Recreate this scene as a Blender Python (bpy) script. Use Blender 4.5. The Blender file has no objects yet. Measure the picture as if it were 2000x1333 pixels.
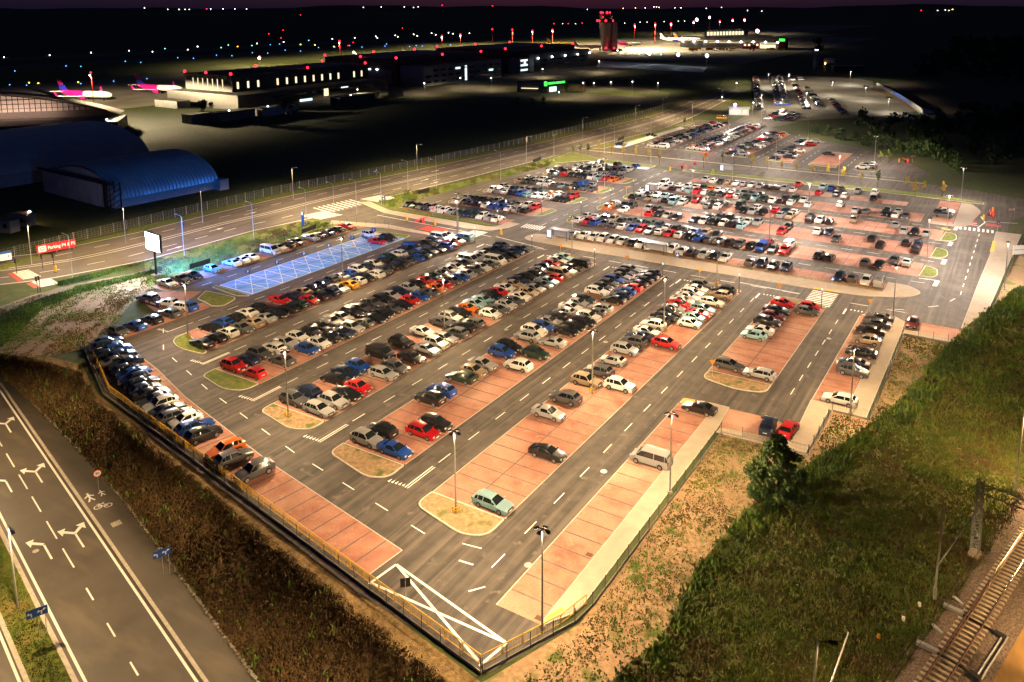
# Airport car park at night, seen from a drone.  Units are metres; x runs across the brick
# parking strips, y runs along them away from the viewer, z is up.
import bpy, bmesh, math, random
import numpy as np
from mathutils import Vector, Matrix
from mathutils.geometry import tessellate_polygon

random.seed(11)
RNG = np.random.default_rng(7)
SC = bpy.context.scene
COL = SC.collection
rad = math.radians

# ------------------------------------------------------------------ camera
F_PX, CX, CY = 1574.158, 1088.366, 270.074          # focal length and principal point, photo pixels
PITCH, ROLL, YAW = 0.159922, 0.00046, -0.530787
CAM = np.array([54.748, -82.369, 54.294])
_fw = np.array([math.sin(YAW)*math.cos(PITCH), math.cos(YAW)*math.cos(PITCH), -math.sin(PITCH)])
_r0 = np.array([math.cos(YAW), -math.sin(YAW), 0.0])
_d0 = np.cross(_fw, _r0)
_rt = math.cos(ROLL)*_r0 + math.sin(ROLL)*_d0
_dn = -math.sin(ROLL)*_r0 + math.cos(ROLL)*_d0
cd = bpy.data.cameras.new('camera')
cam = bpy.data.objects.new('camera', cd); COL.objects.link(cam)
cd.sensor_width = 36; cd.lens = F_PX/2000*36
cd.shift_x = (1000-CX)/2000; cd.shift_y = (CY-666.5)/2000
cd.clip_start = 1; cd.clip_end = 60000
_m = Matrix(((_rt[0], -_dn[0], -_fw[0], CAM[0]), (_rt[1], -_dn[1], -_fw[1], CAM[1]),
             (_rt[2], -_dn[2], -_fw[2], CAM[2]), (0, 0, 0, 1)))
cam.matrix_world = _m
SC.camera = cam

def G(px, py, z=0.0):
    """surveyed photo position -> point of the site at height z"""
    D = (px-CX)/F_PX*_rt + (py-CY)/F_PX*_dn + _fw
    t = (z-CAM[2])/D[2]
    p = CAM + t*D
    return float(p[0]), float(p[1])
def height_at(base, top_py):
    """height of an upright thing standing on ground point base whose top is at photo row top_py"""
    lo, hi = 0.0, 150.0
    for _ in range(40):
        m = (lo+hi)/2
        q = np.array([base[0], base[1], m])-CAM
        y = CY + F_PX*(q@_dn)/(q@_fw)
        if y > top_py: lo = m
        else: hi = m
    return m

# ------------------------------------------------------------------ world, sun, exposure
W = bpy.data.worlds.new('World'); SC.world = W; W.use_nodes = True
nt = W.node_tree; nt.nodes.clear()
sky = nt.nodes.new('ShaderNodeTexSky'); sky.sky_type = 'NISHITA'; sky.sun_disc = False
sky.sun_elevation = rad(-2.0); sky.sun_rotation = rad(-30); sky.altitude = 300
sky.air_density = 1.0; sky.dust_density = 1.0; sky.ozone_density = 2.0
bgn = nt.nodes.new('ShaderNodeBackground'); bgn.inputs[1].default_value = 0.05
out = nt.nodes.new('ShaderNodeOutputWorld')
glow = nt.nodes.new('ShaderNodeMix'); glow.data_type = 'RGBA'; glow.blend_type = 'ADD'; glow.inputs[0].default_value = 1   # faint violet night glow over the whole sky
glow.inputs[7].default_value = (.05, .08, .34, 1); nt.links.new(sky.outputs[0], glow.inputs[6]); nt.links.new(glow.outputs[2], bgn.inputs[0]); nt.links.new(bgn.outputs[0], out.inputs[0])
sd = bpy.data.lights.new('sun', 'SUN'); sd.energy = 0.004; sd.angle = rad(12); sd.color = (1.0, .82, .7)
so = bpy.data.objects.new('sun', sd); COL.objects.link(so)
so.rotation_euler = (rad(88), 0, rad(25+180))
SC.view_settings.view_transform = 'Standard'; SC.view_settings.look = 'None'
SC.view_settings.exposure = 0; SC.view_settings.gamma = 1; SC.view_settings.use_curve_mapping = False
cy = SC.cycles
cy.use_denoising = True
try: cy.denoiser = 'OPENIMAGEDENOISE'; cy.denoising_prefilter = 'ACCURATE'
except Exception: pass
cy.max_bounces = 3; cy.diffuse_bounces = 1; cy.glossy_bounces = 2; cy.transmission_bounces = 2
cy.transparent_max_bounces = 6; cy.caustics_reflective = False; cy.caustics_refractive = False
cy.sample_clamp_indirect = 4; cy.sample_clamp_direct = 0
cy.use_light_tree = True; cy.use_adaptive_sampling = True; cy.adaptive_threshold = 0.02
SC.render.film_transparent = False

# ------------------------------------------------------------------ materials
def mat(name, c1, c2=None, scale=4.0, detail=5, rough=.75, metal=0, bump=0, bscale=None, lo=.35, hi=.65,
        big=None, emit=None, estr=0, coat=0, objcol=False, attr=None, spec=.4, stretch=None, back=False):
    m = bpy.data.materials.new(name); m.use_nodes = True
    n = m.node_tree.nodes; l = m.node_tree.links; b = n['Principled BSDF']
    b.inputs['Roughness'].default_value = rough; b.inputs['Metallic'].default_value = metal
    b.inputs['Specular IOR Level'].default_value = spec
    b.inputs['Coat Weight'].default_value = coat; b.inputs['Coat Roughness'].default_value = .08
    tc = n.new('ShaderNodeTexCoord'); vec = tc.outputs['Object']
    if stretch:
        mp = n.new('ShaderNodeMapping'); mp.inputs['Scale'].default_value = stretch
        l.new(vec, mp.inputs[0]); vec = mp.outputs[0]
    def noise(s, d=5, st=None):
        t = n.new('ShaderNodeTexNoise'); t.inputs['Scale'].default_value = s; t.inputs['Detail'].default_value = d
        v = vec
        if st:
            mp_ = n.new('ShaderNodeMapping'); mp_.inputs['Scale'].default_value = st; l.new(vec, mp_.inputs[0]); v = mp_.outputs[0]
        l.new(v, t.inputs['Vector']); return t.outputs['Fac']
    def ramp(f, a, b_):
        r = n.new('ShaderNodeMapRange'); r.inputs[1].default_value = a; r.inputs[2].default_value = b_
        r.clamp = True; l.new(f, r.inputs[0]); return r.outputs[0]
    def mix(f, a, b_):
        x = n.new('ShaderNodeMix'); x.data_type = 'RGBA'
        if hasattr(f, 'links'): l.new(f, x.inputs[0])
        else: x.inputs[0].default_value = f
        for s, v in ((6, a), (7, b_)):
            if hasattr(v, 'links'): l.new(v, x.inputs[s])
            else: x.inputs[s].default_value = (*v, 1)
        return x.outputs[2]
    colr = c1
    if objcol:
        oi = n.new('ShaderNodeObjectInfo'); colr = oi.outputs['Color']
    if attr:
        at = n.new('ShaderNodeAttribute'); at.attribute_name = attr; colr = at.outputs['Color']
    if c2 is not None:
        colr = mix(ramp(noise(scale, detail), lo, hi), colr, c2)
    if big:
        for bc, bs, bl, bh, *st_ in big:
            colr = mix(ramp(noise(bs, 4, st_[0] if st_ else None), bl, bh), colr, bc)
    if hasattr(colr, 'links'): l.new(colr, b.inputs['Base Color'])
    else: b.inputs['Base Color'].default_value = (*colr, 1)
    if bump:
        bp = n.new('ShaderNodeBump'); bp.inputs['Strength'].default_value = min(1, bump); bp.inputs['Distance'].default_value = .05*max(1, bump)
        l.new(noise(bscale or scale*3, 4), bp.inputs['Height']); l.new(bp.outputs[0], b.inputs['Normal'])
    if emit:
        b.inputs['Emission Color'].default_value = (*emit, 1); b.inputs['Emission Strength'].default_value = estr
    return m

MT = {}
def mk(key, *a, **k): MT[key] = mat(key, *a, **k)
mk('grass', (.030,.050,.010), (.062,.075,.016), scale=.6, bump=1, bscale=2.2, big=[((.07,.065,.022), .05, .52, .72)], rough=.95)
mk('verge', (.06,.10,.012), (.15,.165,.022), scale=1.6, bump=1, bscale=8, big=[((.24,.18,.06), .3, .56, .75)], rough=.95)
mk('straw', (.34,.235,.13), (.19,.125,.065), scale=2.2, bump=1, bscale=9, big=[((.085,.115,.02), .45, .56, .66), ((.25,.16,.09), .12, .5, .7)], rough=.97)
mk('mulch', (.125,.075,.028), (.042,.026,.012), scale=2.6, bump=1, bscale=5, lo=.4, hi=.6, big=[((.14,.085,.035), .5, .6, .75)], rough=.98)
mk('drygrass', (.30,.20,.075), (.16,.10,.04), scale=2.2, bump=1, bscale=7, rough=.97)
mk('rough', (.045,.055,.012), (.10,.10,.025), scale=.55, bump=1, bscale=4, big=[((.07,.045,.02), .12, .55, .7)], rough=.97)
mk('soil', (.16,.10,.05), (.09,.055,.028), scale=.9, bump=1, bscale=5, rough=.97)
mk('sand', (.27,.16,.055), (.18,.105,.04), scale=.7, bump=.8, bscale=4, rough=.97, stretch=(1,.35,1))
mk('asphalt', (.050,.043,.038), (.082,.071,.061), scale=.5, bump=.25, bscale=26, rough=.80, big=[((.12,.102,.085), .5, .48, .72, (2.6,.09,1)), ((.035,.030,.027), .4, .5, .7, (3.0,.07,1)), ((.15,.128,.105), .055, .56, .74), ((.125,.108,.09), .9, .62, .72, (.7,.7,1))])
mk('oldasphalt', (.085,.073,.062), (.12,.10,.085), scale=.25, bump=.2, bscale=26, rough=.8, big=[((.17,.145,.115), .5, .5, .75, (1.6,.05,1)), ((.07,.06,.052), .4, .52, .7, (2.0,.04,1))])
mk('streetasphalt', (.072,.062,.050), (.088,.076,.062), scale=.3, bump=.15, bscale=30, rough=.62, big=[((.13,.105,.075), .35, .5, .75, (.45,1.6,1))])
mk('apron', (.26,.23,.18), (.20,.175,.14), scale=.05, rough=.85, big=[((.13,.115,.09), .03, .55, .75)])
mk('concrete', (.36,.30,.235), (.30,.25,.20), scale=.8, bump=.15, bscale=20, rough=.9, big=[((.41,.345,.275), .1, .5, .75)])
mk('kerb', (.50,.45,.39), (.38,.34,.29), scale=3, rough=.88)
mk('paint', (.80,.79,.76), (.62,.60,.56), scale=5, rough=.6, lo=.45, hi=.75)
mk('redpaint', (.42,.05,.035), (.34,.045,.03), scale=2, rough=.7)
mk('bluepaint', (.10,.29,.66), (.14,.36,.70), scale=.5, rough=.6, big=[((.22,.38,.70), .07, .52, .8)])
mk('lightblue', (.42,.62,.85), (.32,.52,.78), scale=.8, rough=.6)
mk('slotline', (.085,.07,.068), (.15,.11,.095), scale=1.2, rough=.85)
mk('drain', (.10,.045,.025), rough=.7)
mk('yellow', (.62,.36,.015), (.50,.28,.012), scale=3, rough=.45)
mk('tactile', (.70,.45,.06), (.6,.38,.05), scale=3, rough=.8)
mk('darkmetal', (.030,.030,.032), rough=.5, metal=.4)
mk('postgreen', (.03,.038,.036), rough=.5, metal=.3)
mk('galv', (.42,.42,.42), (.32,.32,.33), scale=3, rough=.45, metal=.6)
mk('polegrey', (.33,.31,.29), (.26,.24,.22), scale=2, rough=.5, metal=.35)
mk('plinth', (.30,.28,.26), (.22,.205,.19), scale=2, rough=.9)
mk('carpaint', (.5,.5,.5), objcol=True, rough=.28, metal=.25, coat=.8, spec=.5)
mk('carpaint_far', (.5,.5,.5), attr='paint', rough=.28, metal=.25, coat=.8)
mk('glass', (.010,.013,.014), rough=.06, spec=.9, coat=.4)
mk('tyre', (.008,.008,.008), rough=.85)
mk('rim', (.42,.42,.42), rough=.35, metal=.8)
mk('headlight', (.62,.64,.66), rough=.12, metal=.3, coat=1)
mk('taillight', (.33,.012,.010), rough=.15, coat=1)
mk('plate', (.75,.75,.73), rough=.4)
mk('trim', (.02,.02,.02), rough=.6)
mk('white', (.78,.78,.76), rough=.45)
mk('offwhite', (.62,.61,.58), (.52,.51,.48), scale=1.5, rough=.6)
mk('signblue', (.018,.075,.33), rough=.45)
mk('signred', (.45,.012,.018), rough=.45)
mk('signorange', (.62,.24,.02), rough=.45)
mk('black', (.01,.01,.01), rough=.6)
mk('banner', (.055,.02,.10), rough=.7)
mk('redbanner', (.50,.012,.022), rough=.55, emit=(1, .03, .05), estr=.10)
mk('redwhite', (.55,.03,.03), rough=.5)
mk('clad', (.10,.095,.09), (.085,.08,.075), scale=.5, rough=.55, metal=.3)
mk('cladgrey', (.27,.275,.285), (.23,.235,.245), scale=.3, rough=.55, metal=.2)
mk('cladlight', (.42,.40,.37), (.36,.345,.32), scale=.3, rough=.6)
mk('roofdark', (.05,.048,.045), (.09,.085,.075), scale=.06, rough=.85)
mk('rooflight', (.34,.31,.26), (.24,.22,.18), scale=.05, rough=.8)
mk('corrugated', (.58,.60,.62), (.50,.52,.54), scale=.3, rough=.42, metal=.5)
mk('hangarwall', (.38,.38,.38), (.30,.30,.31), scale=.4, rough=.7)
mk('oldwood', (.17,.11,.07), (.11,.07,.045), scale=2, rough=.9)
mk('planewhite', (.78,.78,.76), rough=.3, coat=.5)
mk('planepink', (.62,.012,.26), rough=.3, coat=.5)
mk('planeblue', (.025,.02,.36), rough=.3, coat=.5)
mk('planeyellow', (.75,.36,.01), rough=.3, coat=.5)
mk('planered', (.55,.03,.02), rough=.3, coat=.5)
mk('planeorange', (.72,.16,.02), rough=.3, coat=.5)
mk('tower', (.34,.32,.31), (.28,.265,.255), scale=.2, rough=.5, metal=.4)
mk('ballast', (.17,.125,.10), (.075,.055,.045), scale=6, bump=1, bscale=12, rough=.95, lo=.4, hi=.6)
mk('sleeper', (.40,.33,.24), (.30,.245,.18), scale=3, rough=.9)
mk('railsteel', (.22,.12,.08), (.30,.17,.11), scale=2, rough=.45, metal=.6)
mk('railtop', (.55,.48,.42), rough=.25, metal=.9)
mk('bark', (.055,.040,.028), (.035,.026,.02), scale=6, rough=.95)
mk('leaf', (.030,.070,.012), (.065,.105,.020), scale=.9, rough=.7)
mk('leafdark', (.022,.045,.014), (.045,.070,.020), scale=.5, rough=.8)
mk('leaflamplit', (.26,.20,.02), (.34,.22,.02), scale=.9, rough=.7)  # yellow lamplight on the young trees, put into the leaf colour
mk('leaflime', (.20,.30,.02), (.28,.36,.03), scale=.9, rough=.7)
mk('bladegreen', (.085,.14,.018), (.17,.175,.032), scale=.35, rough=.9, big=[((.12,.085,.035), .16, .55, .68)])
mk('bladedry', (.16,.10,.04), (.075,.048,.02), scale=.5, rough=.95)
mk('bladelime', (.075,.15,.018), (.13,.19,.03), scale=.5, rough=.9)
mk('stone', (.34,.31,.27), (.22,.2,.17), scale=2, rough=.95)
mk('water', (.05,.06,.05), rough=.3)
mk('bluesheet', (.03,.09,.42), (.05,.12,.5), scale=2, rough=.6)
def emi(key, col, s):
    m = bpy.data.materials.new(key); m.use_nodes = True; n = m.node_tree.nodes; n.clear()
    e = n.new('ShaderNodeEmission'); e.inputs[0].default_value = (*col, 1); e.inputs[1].default_value = s
    o = n.new('ShaderNodeOutputMaterial'); m.node_tree.links.new(e.outputs[0], o.inputs[0]); MT[key] = m
emi('led', (1, .90, .74), 6); emi('ledcool', (.85, .95, 1), 14); emi('redlamp', (1, .012, .03), 7)
emi('litwin', (1, .84, .50), 1.5); emi('litcool', (.75, .95, 1), 1.6); emi('greensign', (.05, 1, .06), 3.0)
emi('floodface', (1, .93, .78), 60); emi('bluelamp', (.10, .35, 1), 6); emi('whitelamp', (1, .95, .82), 12)
emi('greenlamp', (.2, 1, .6), 6); emi('yellowlamp', (1, .62, .05), 8); emi('ledboard', (.62, .78, 1), 260)
emi('purplelamp', (.65, .35, 1), 14); emi('warmlamp', (1, .62, .25), 40); emi('litsign', (.9, .95, 1), 1.3)
emi('orangelamp', (1, .45, .12), 20); emi('ledboardback', (.03, .24, 1), 650); emi('redglow', (1, .10, .08), 1.2)

# brick pavers: running bond of small red blocks with patches of pale dust
def brick_mat():
    m = mat('pavers', (.46,.225,.16), (.37,.16,.11), scale=.45, rough=.88, big=[((.30,.10,.065), .35, .52, .7), ((.55,.33,.245), .09, .50, .70), ((.50,.27,.19), .7, .58, .72)])
    n = m.node_tree.nodes; l = m.node_tree.links; b = n['Principled BSDF']
    src = b.inputs['Base Color'].links[0].from_socket
    br = n.new('ShaderNodeTexBrick'); br.inputs['Scale'].default_value = 1.0
    br.inputs['Mortar Size'].default_value = .012; br.inputs['Brick Width'].default_value = .22; br.inputs['Row Height'].default_value = .11
    br.inputs['Color1'].default_value = (1,1,1,1); br.inputs['Color2'].default_value = (.78,.74,.72,1); br.inputs['Mortar'].default_value = (.45,.42,.4,1)
    tc = n.new('ShaderNodeTexCoord'); l.new(tc.outputs['Object'], br.inputs['Vector'])
    mx = n.new('ShaderNodeMix'); mx.data_type = 'RGBA'; mx.blend_type = 'MULTIPLY'; mx.inputs[0].default_value = .8
    l.new(src, mx.inputs[6]); l.new(br.outputs['Color'], mx.inputs[7]); l.new(mx.outputs[2], b.inputs['Base Color'])
    return m
MT['pavers'] = brick_mat()

# ------------------------------------------------------------------ mesh helpers
class MB:
    """collects simple shapes and links them as one mesh object"""
    def __init__(s): s.v = []; s.f = []; s.m = []
    def add(s, vs, fs, mi=0):
        o = len(s.v); s.v += [tuple(map(float, p)) for p in vs]
        for f in fs: s.f.append(tuple(i+o for i in f)); s.m.append(mi)
        return s
    def box(s, c, d, rz=0, mi=0, taper=1.0):
        hx, hy, hz = d[0]/2, d[1]/2, d[2]/2; ca, sa = math.cos(rz), math.sin(rz); vs = []
        for k, t in ((-1, 1.0), (1, taper)):
            for a, b in ((-1,-1),(1,-1),(1,1),(-1,1)):
                x, y = a*hx*t, b*hy*t
                vs.append((c[0]+x*ca-y*sa, c[1]+x*sa+y*ca, c[2]+k*hz))
        return s.add(vs, [(3,2,1,0),(4,5,6,7),(0,1,5,4),(1,2,6,5),(2,3,7,6),(3,0,4,7)], mi)
    def bar(s, a, b, w, h=None, mi=0):
        """square bar from a to b"""
        a = Vector(a); b = Vector(b); d = (b-a).normalized(); h = h or w
        up = Vector((0,0,1)) if abs(d.z) < .9 else Vector((1,0,0))
        x = d.cross(up).normalized()*w/2; y = x.cross(d).normalized()*h/2
        vs = [a-x-y, a+x-y, a+x+y, a-x+y, b-x-y, b+x-y, b+x+y, b-x+y]
        return s.add(vs, [(3,2,1,0),(4,5,6,7),(0,1,5,4),(1,2,6,5),(2,3,7,6),(3,0,4,7)], mi)
    def tube(s, pts, rs, n=8, mi=0):
        pts = [Vector(p) for p in pts]; rings = []
        if not hasattr(rs, '__len__'): rs = [rs]*len(pts)
        vs = []
        for i, p in enumerate(pts):
            d = (pts[min(i+1, len(pts)-1)]-pts[max(i-1, 0)]).normalized()
            up = Vector((0,0,1)) if abs(d.z) < .9 else Vector((1,0,0))
            x = d.cross(up).normalized(); y = x.cross(d).normalized()
            for k in range(n):
                a = 2*math.pi*k/n; vs.append(p + (x*math.cos(a)+y*math.sin(a))*rs[i])
        fs = []
        for i in range(len(pts)-1):
            for k in range(n):
                fs.append((i*n+k, i*n+(k+1)%n, (i+1)*n+(k+1)%n, (i+1)*n+k))
        fs.append(tuple(range(n-1, -1, -1))); fs.append(tuple((len(pts)-1)*n+k for k in range(n)))
        return s.add(vs, fs, mi)
    def sheet(s, poly, z=0.0, mi=0):
        vs = [(p[0], p[1], p[2] if len(p) > 2 else z) for p in poly]
        if len(vs) == 4: fs = [(0,1,2,3)]
        else: fs = [tuple(t) for t in tessellate_polygon([[Vector((p[0],p[1],0)) for p in vs]])]
        a = sum(vs[i][0]*vs[(i+1)%len(vs)][1]-vs[(i+1)%len(vs)][0]*vs[i][1] for i in range(len(vs)))
        out = []
        for f in fs:
            q = [vs[i] for i in f]
            ar = sum(q[i][0]*q[(i+1)%len(q)][1]-q[(i+1)%len(q)][0]*q[i][1] for i in range(len(q)))
            out.append(f if ar > 0 else f[::-1])
        return s.add(vs, out, mi)
    def prism(s, poly, z0, z1, mi=0, top=None):
        n = len(poly); vs = [(p[0],p[1],z0) for p in poly]+[(p[0],p[1],z1) for p in poly]
        a = sum(poly[i][0]*poly[(i+1)%n][1]-poly[(i+1)%n][0]*poly[i][1] for i in range(n))
        fs = [((i, (i+1)%n, n+(i+1)%n, n+i) if a > 0 else (n+i, n+(i+1)%n, (i+1)%n, i)) for i in range(n)]
        s.add(vs, fs, mi); return s.sheet(poly, z1, mi if top is None else top)
    def line(s, a, b, w, z, mi=0):
        a = np.array(a[:2], float); b = np.array(b[:2], float); d = (b-a)/max(1e-6, np.linalg.norm(b-a)); n = np.array([-d[1], d[0]])*w/2
        return s.sheet([tuple(a-n), tuple(b-n), tuple(b+n), tuple(a+n)], z, mi)
    def mesh(s, name, mats, smooth=None):
        me = bpy.data.meshes.new(name); me.from_pydata(s.v, [], s.f)
        for m in (mats if isinstance(mats, (list, tuple)) else [mats]): me.materials.append(MT[m] if isinstance(m, str) else m)
        if any(s.m): me.polygons.foreach_set('material_index', s.m)
        me.update()
        if smooth: smooth_mesh(me, smooth)
        return me
    def build(s, name, mats, parent=None, smooth=None, loc=None):
        return link(name, s.mesh(name, mats, smooth), parent, loc)
def smooth_mesh(me, ang):
    me.polygons.foreach_set('use_smooth', [True]*len(me.polygons))
    bm = bmesh.new(); bm.from_mesh(me)
    for e in bm.edges:
        if len(e.link_faces) == 2 and e.calc_face_angle(0) > rad(ang): e.smooth = False
        elif len(e.link_faces) != 2: e.smooth = False
    bm.to_mesh(me); bm.free()
def link(name, data, parent=None, loc=None, rz=0):
    o = bpy.data.objects.new(name, data); COL.objects.link(o)
    if parent is not None: o.parent = parent
    if loc is not None: o.location = loc
    if rz: o.rotation_euler = (0, 0, rz)
    return o
def tag(o, label, cat, group=None):
    o['label'] = label; o['category'] = cat
    if group: o['group'] = group
    return o
def thing(name, label, cat, loc=(0,0,0), rz=0, group=None):
    o = link(name, None, None, loc, rz); o.empty_display_size = .3
    return tag(o, label, cat, group)
def struct(o, kind='structure'): o['kind'] = kind; return o
def clone(root, loc, rz=0, label=None):
    r = root.copy(); COL.objects.link(r); r.location = loc; r.rotation_euler = (0, 0, rz)
    if label: r['label'] = label
    for ch in list(root.children):
        c = ch.copy(); COL.objects.link(c); c.parent = r
        for g in list(ch.children):
            d = g.copy(); COL.objects.link(d); d.parent = c
    return r
def rounded(poly, r):
    """polygon with rounded corners; r is one radius or a list"""
    n = len(poly); outp = []
    for i in range(n):
        p0 = np.array(poly[i-1], float); p = np.array(poly[i], float); p1 = np.array(poly[(i+1)%n], float)
        rr = r[i] if hasattr(r, '__len__') else r
        a = (p0-p); b = (p1-p); la = np.linalg.norm(a); lb = np.linalg.norm(b); a /= la; b /= lb
        rr = min(rr, la*.48, lb*.48)
        if rr < .05: outp.append(tuple(p)); continue
        s_, e_ = p+a*rr, p+b*rr
        for t in np.linspace(0, 1, 7): outp.append(tuple((1-t)**2*s_+2*t*(1-t)*p+t*t*e_))
    return outp
def inset(poly, d):
    n = len(poly); P = [np.array(p, float) for p in poly]
    a = sum(P[i][0]*P[(i+1)%n][1]-P[(i+1)%n][0]*P[i][1] for i in range(n)); sg = 1 if a > 0 else -1; outp = []
    for i in range(n):
        e0 = P[i]-P[i-1]; e1 = P[(i+1)%n]-P[i]
        n0 = np.array([-e0[1], e0[0]])/max(1e-9, np.linalg.norm(e0)); n1 = np.array([-e1[1], e1[0]])/max(1e-9, np.linalg.norm(e1))
        m_ = n0+n1; L = np.linalg.norm(m_); m_ = m_/L if L > 1e-6 else n0
        outp.append(tuple(P[i]+sg*m_*d/max(.4, m_@n0)))
    return outp
def rect(x0, y0, x1, y1): return [(x0,y0),(x1,y0),(x1,y1),(x0,y1)]
def text_mesh(txt, size, depth=.01, bold=False):
    cu = bpy.data.curves.new('t', 'FONT'); cu.body = txt; cu.size = size; cu.extrude = depth
    cu.align_x = 'CENTER'; cu.align_y = 'CENTER'
    if bold: cu.offset = size*.018
    o = bpy.data.objects.new('t', cu); COL.objects.link(o)
    dg = bpy.context.evaluated_depsgraph_get()
    me = bpy.data.meshes.new_from_object(o.evaluated_get(dg)); bpy.data.objects.remove(o); bpy.data.curves.remove(cu)
    me.name = 'lettering'; return me
def ordinal(n):
    return '%d%s' % (n, 'th' if 10 <= n % 100 <= 20 else {1:'st',2:'nd',3:'rd'}.get(n % 10, 'th'))
def polyline_points(pts, step):
    """evenly spaced points (with direction) along a polyline"""
    outp = []
    for a, b in zip(pts[:-1], pts[1:]):
        a = np.array(a, float); b = np.array(b, float); L = np.linalg.norm(b-a); k = max(1, round(L/step))
        for i in range(k): outp.append((a+(b-a)*i/k, (b-a)/L))
    outp.append((np.array(pts[-1], float), outp[-1][1]))
    return outp
# ------------------------------------------------------------------ terrain and paved ground
# line of the street in the cutting (4 m below the car park)
ST_A = np.array([-37.047, -36.139]); ST_D = np.array([.9676, -.25247]); ST_N = np.array([.25247, .9676]); ST_Z = -4.0
def stp(s, n, z=0): return tuple(ST_A+ST_D*s+ST_N*n)
TOP = [(-420,-75), (-140,-34), (-83.4,-22.8), (-77,-19.6), (-68,-18.4), (-56,-22.8), (-39,-25.6), (-25.6,-27.9), (-14.3,-29.8), (4,-32.9), (19.9,-35.6), (26,-40), (60,-52), (300,-140)]
ground = MB()
ground.sheet(TOP + [(2500,-1500), (26000,-9000), (26000,30000), (-30000,30000), (-30000,-9000), (-2500,-900)], 0)
struct(ground.build('ground', 'grass'))
# embankment between car park and street
BOT = [stp(s, n) for s, n in ((-380, 0), (-110, .4), (-51, 1.52), (-30, 2.8), (-20, 3.4), (-10, 3.85), (4.1, 4.12), (12, 4.05), (22, 3.9), (37.9, 3.65), (50, 3.6), (62, 3.6), (98, 3.6), (340, 3.6))]
def resample(pts, n):
    P = np.array(pts, float); L = np.r_[0, np.cumsum(np.linalg.norm(np.diff(P, axis=0), axis=1))]
    return P, L
def sub(pts, k):
    o = []
    for a, b in zip(pts[:-1], pts[1:]):
        a = np.array(a); b = np.array(b); kk = max(2, min(k, int(np.linalg.norm(b-a)/1.2)+1))
        for i in range(k): o.append(a+(b-a)*i/k)
    o.append(np.array(pts[-1])); return np.array(o)
KT = 12
T_ = sub(TOP, KT); B_ = sub(BOT, KT)
prof = [(0,0), (.06,-.10), (.14,-.18), (.22,-.35), (.30,-.75), (.40,-1.25), (.50,-1.8), (.60,-2.3), (.70,-2.85), (.80,-3.3), (.90,-3.72), (.96,-3.92), (1,-3.97)]
def slope_pt(i, s, z):
    p = T_[i]*(1-s)+B_[i]*s
    w = min(1, s*4)*min(1, (1-s)*6)
    nz = (math.sin(p[0]*1.3+p[1]*2.1)+math.sin(p[0]*.47-p[1]*.9)+math.sin(p[0]*2.9+p[1]*1.7))*.09*w
    return (p[0], p[1], z+nz)
sl = MB(); n_ = len(prof); bl = MB()
rows = [[slope_pt(i, s, z) for s, z in prof] for i in range(len(T_))]
for i in range(len(T_)-1):
    for j in range(n_-1):
        (bl if j < 3 else sl).add([rows[i][j], rows[i][j+1], rows[i+1][j+1], rows[i+1][j]], [(0,1,2,3)])
struct(sl.build('embankment', 'mulch', smooth=80))
struct(bl.build('embankment_shoulder', 'drygrass', smooth=80))
# street in the cutting
def strip_st(n0, n1, z, m, name, s0=-380, s1=340, kind='structure'):
    mb = MB(); mb.sheet([stp(s0,n0), stp(s1,n0), stp(s1,n1), stp(s0,n1)], ST_Z+z); return struct(mb.build(name, m), kind)
strip_st(-60, 6, -.35, 'verge', 'low_ground')
strip_st(-7.35, .42, 0, 'streetasphalt', 'street')
mb = MB()
mb.prism([stp(-120,.42), stp(200,.42), stp(200,.72), stp(-120,.72)], ST_Z-.1, ST_Z+.12); struct(mb.build('kerb', 'kerb'))
mb = MB(); mb.prism([stp(-380,.72), stp(340,.72), stp(340,3.6), stp(50,3.6), stp(37.9,3.66), stp(22,3.9), stp(4.1,4.12), stp(-10,3.85), stp(-20,3.4), stp(-30,2.8), stp(-51,1.52), stp(-110,.8)], ST_Z-.1, ST_Z+.10)
struct(mb.build('cycle_path', 'streetasphalt'))
# stone edging blocks between path and embankment: many small stones
mb = MB(); pts = [(4.1+t, 4.15-.013*t) for t in np.arange(0, 60, .55)]+[(-10+t, 3.9+.018*t) for t in np.arange(0, 14, .55)]+[(-51+t, 1.6+.056*t) for t in np.arange(0, 41, .55)]
for s, n in pts:
    mb.box((*stp(s, n+random.uniform(.02,.1)), ST_Z+.10), (random.uniform(.3,.5), random.uniform(.16,.26), random.uniform(.1,.24)), random.uniform(-.5,.3))
struct(mb.build('stone_edging', 'stone'), 'stuff')
mb = MB(); mb.prism([stp(-120,-7.75), stp(200,-7.75), stp(200,-7.35), stp(-120,-7.35)], ST_Z-.2, ST_Z+.12); struct(mb.build('median_kerb', 'kerb'))
strip_st(-10.35, -7.75, .06, 'verge', 'median')
mb = MB(); mb.prism([stp(-120,-10.75), stp(200,-10.75), stp(200,-10.35), stp(-120,-10.35)], ST_Z-.2, ST_Z+.12); struct(mb.build('median_kerb', 'kerb'))
strip_st(-19, -10.75, 0, 'streetasphalt', 'street')
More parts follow.
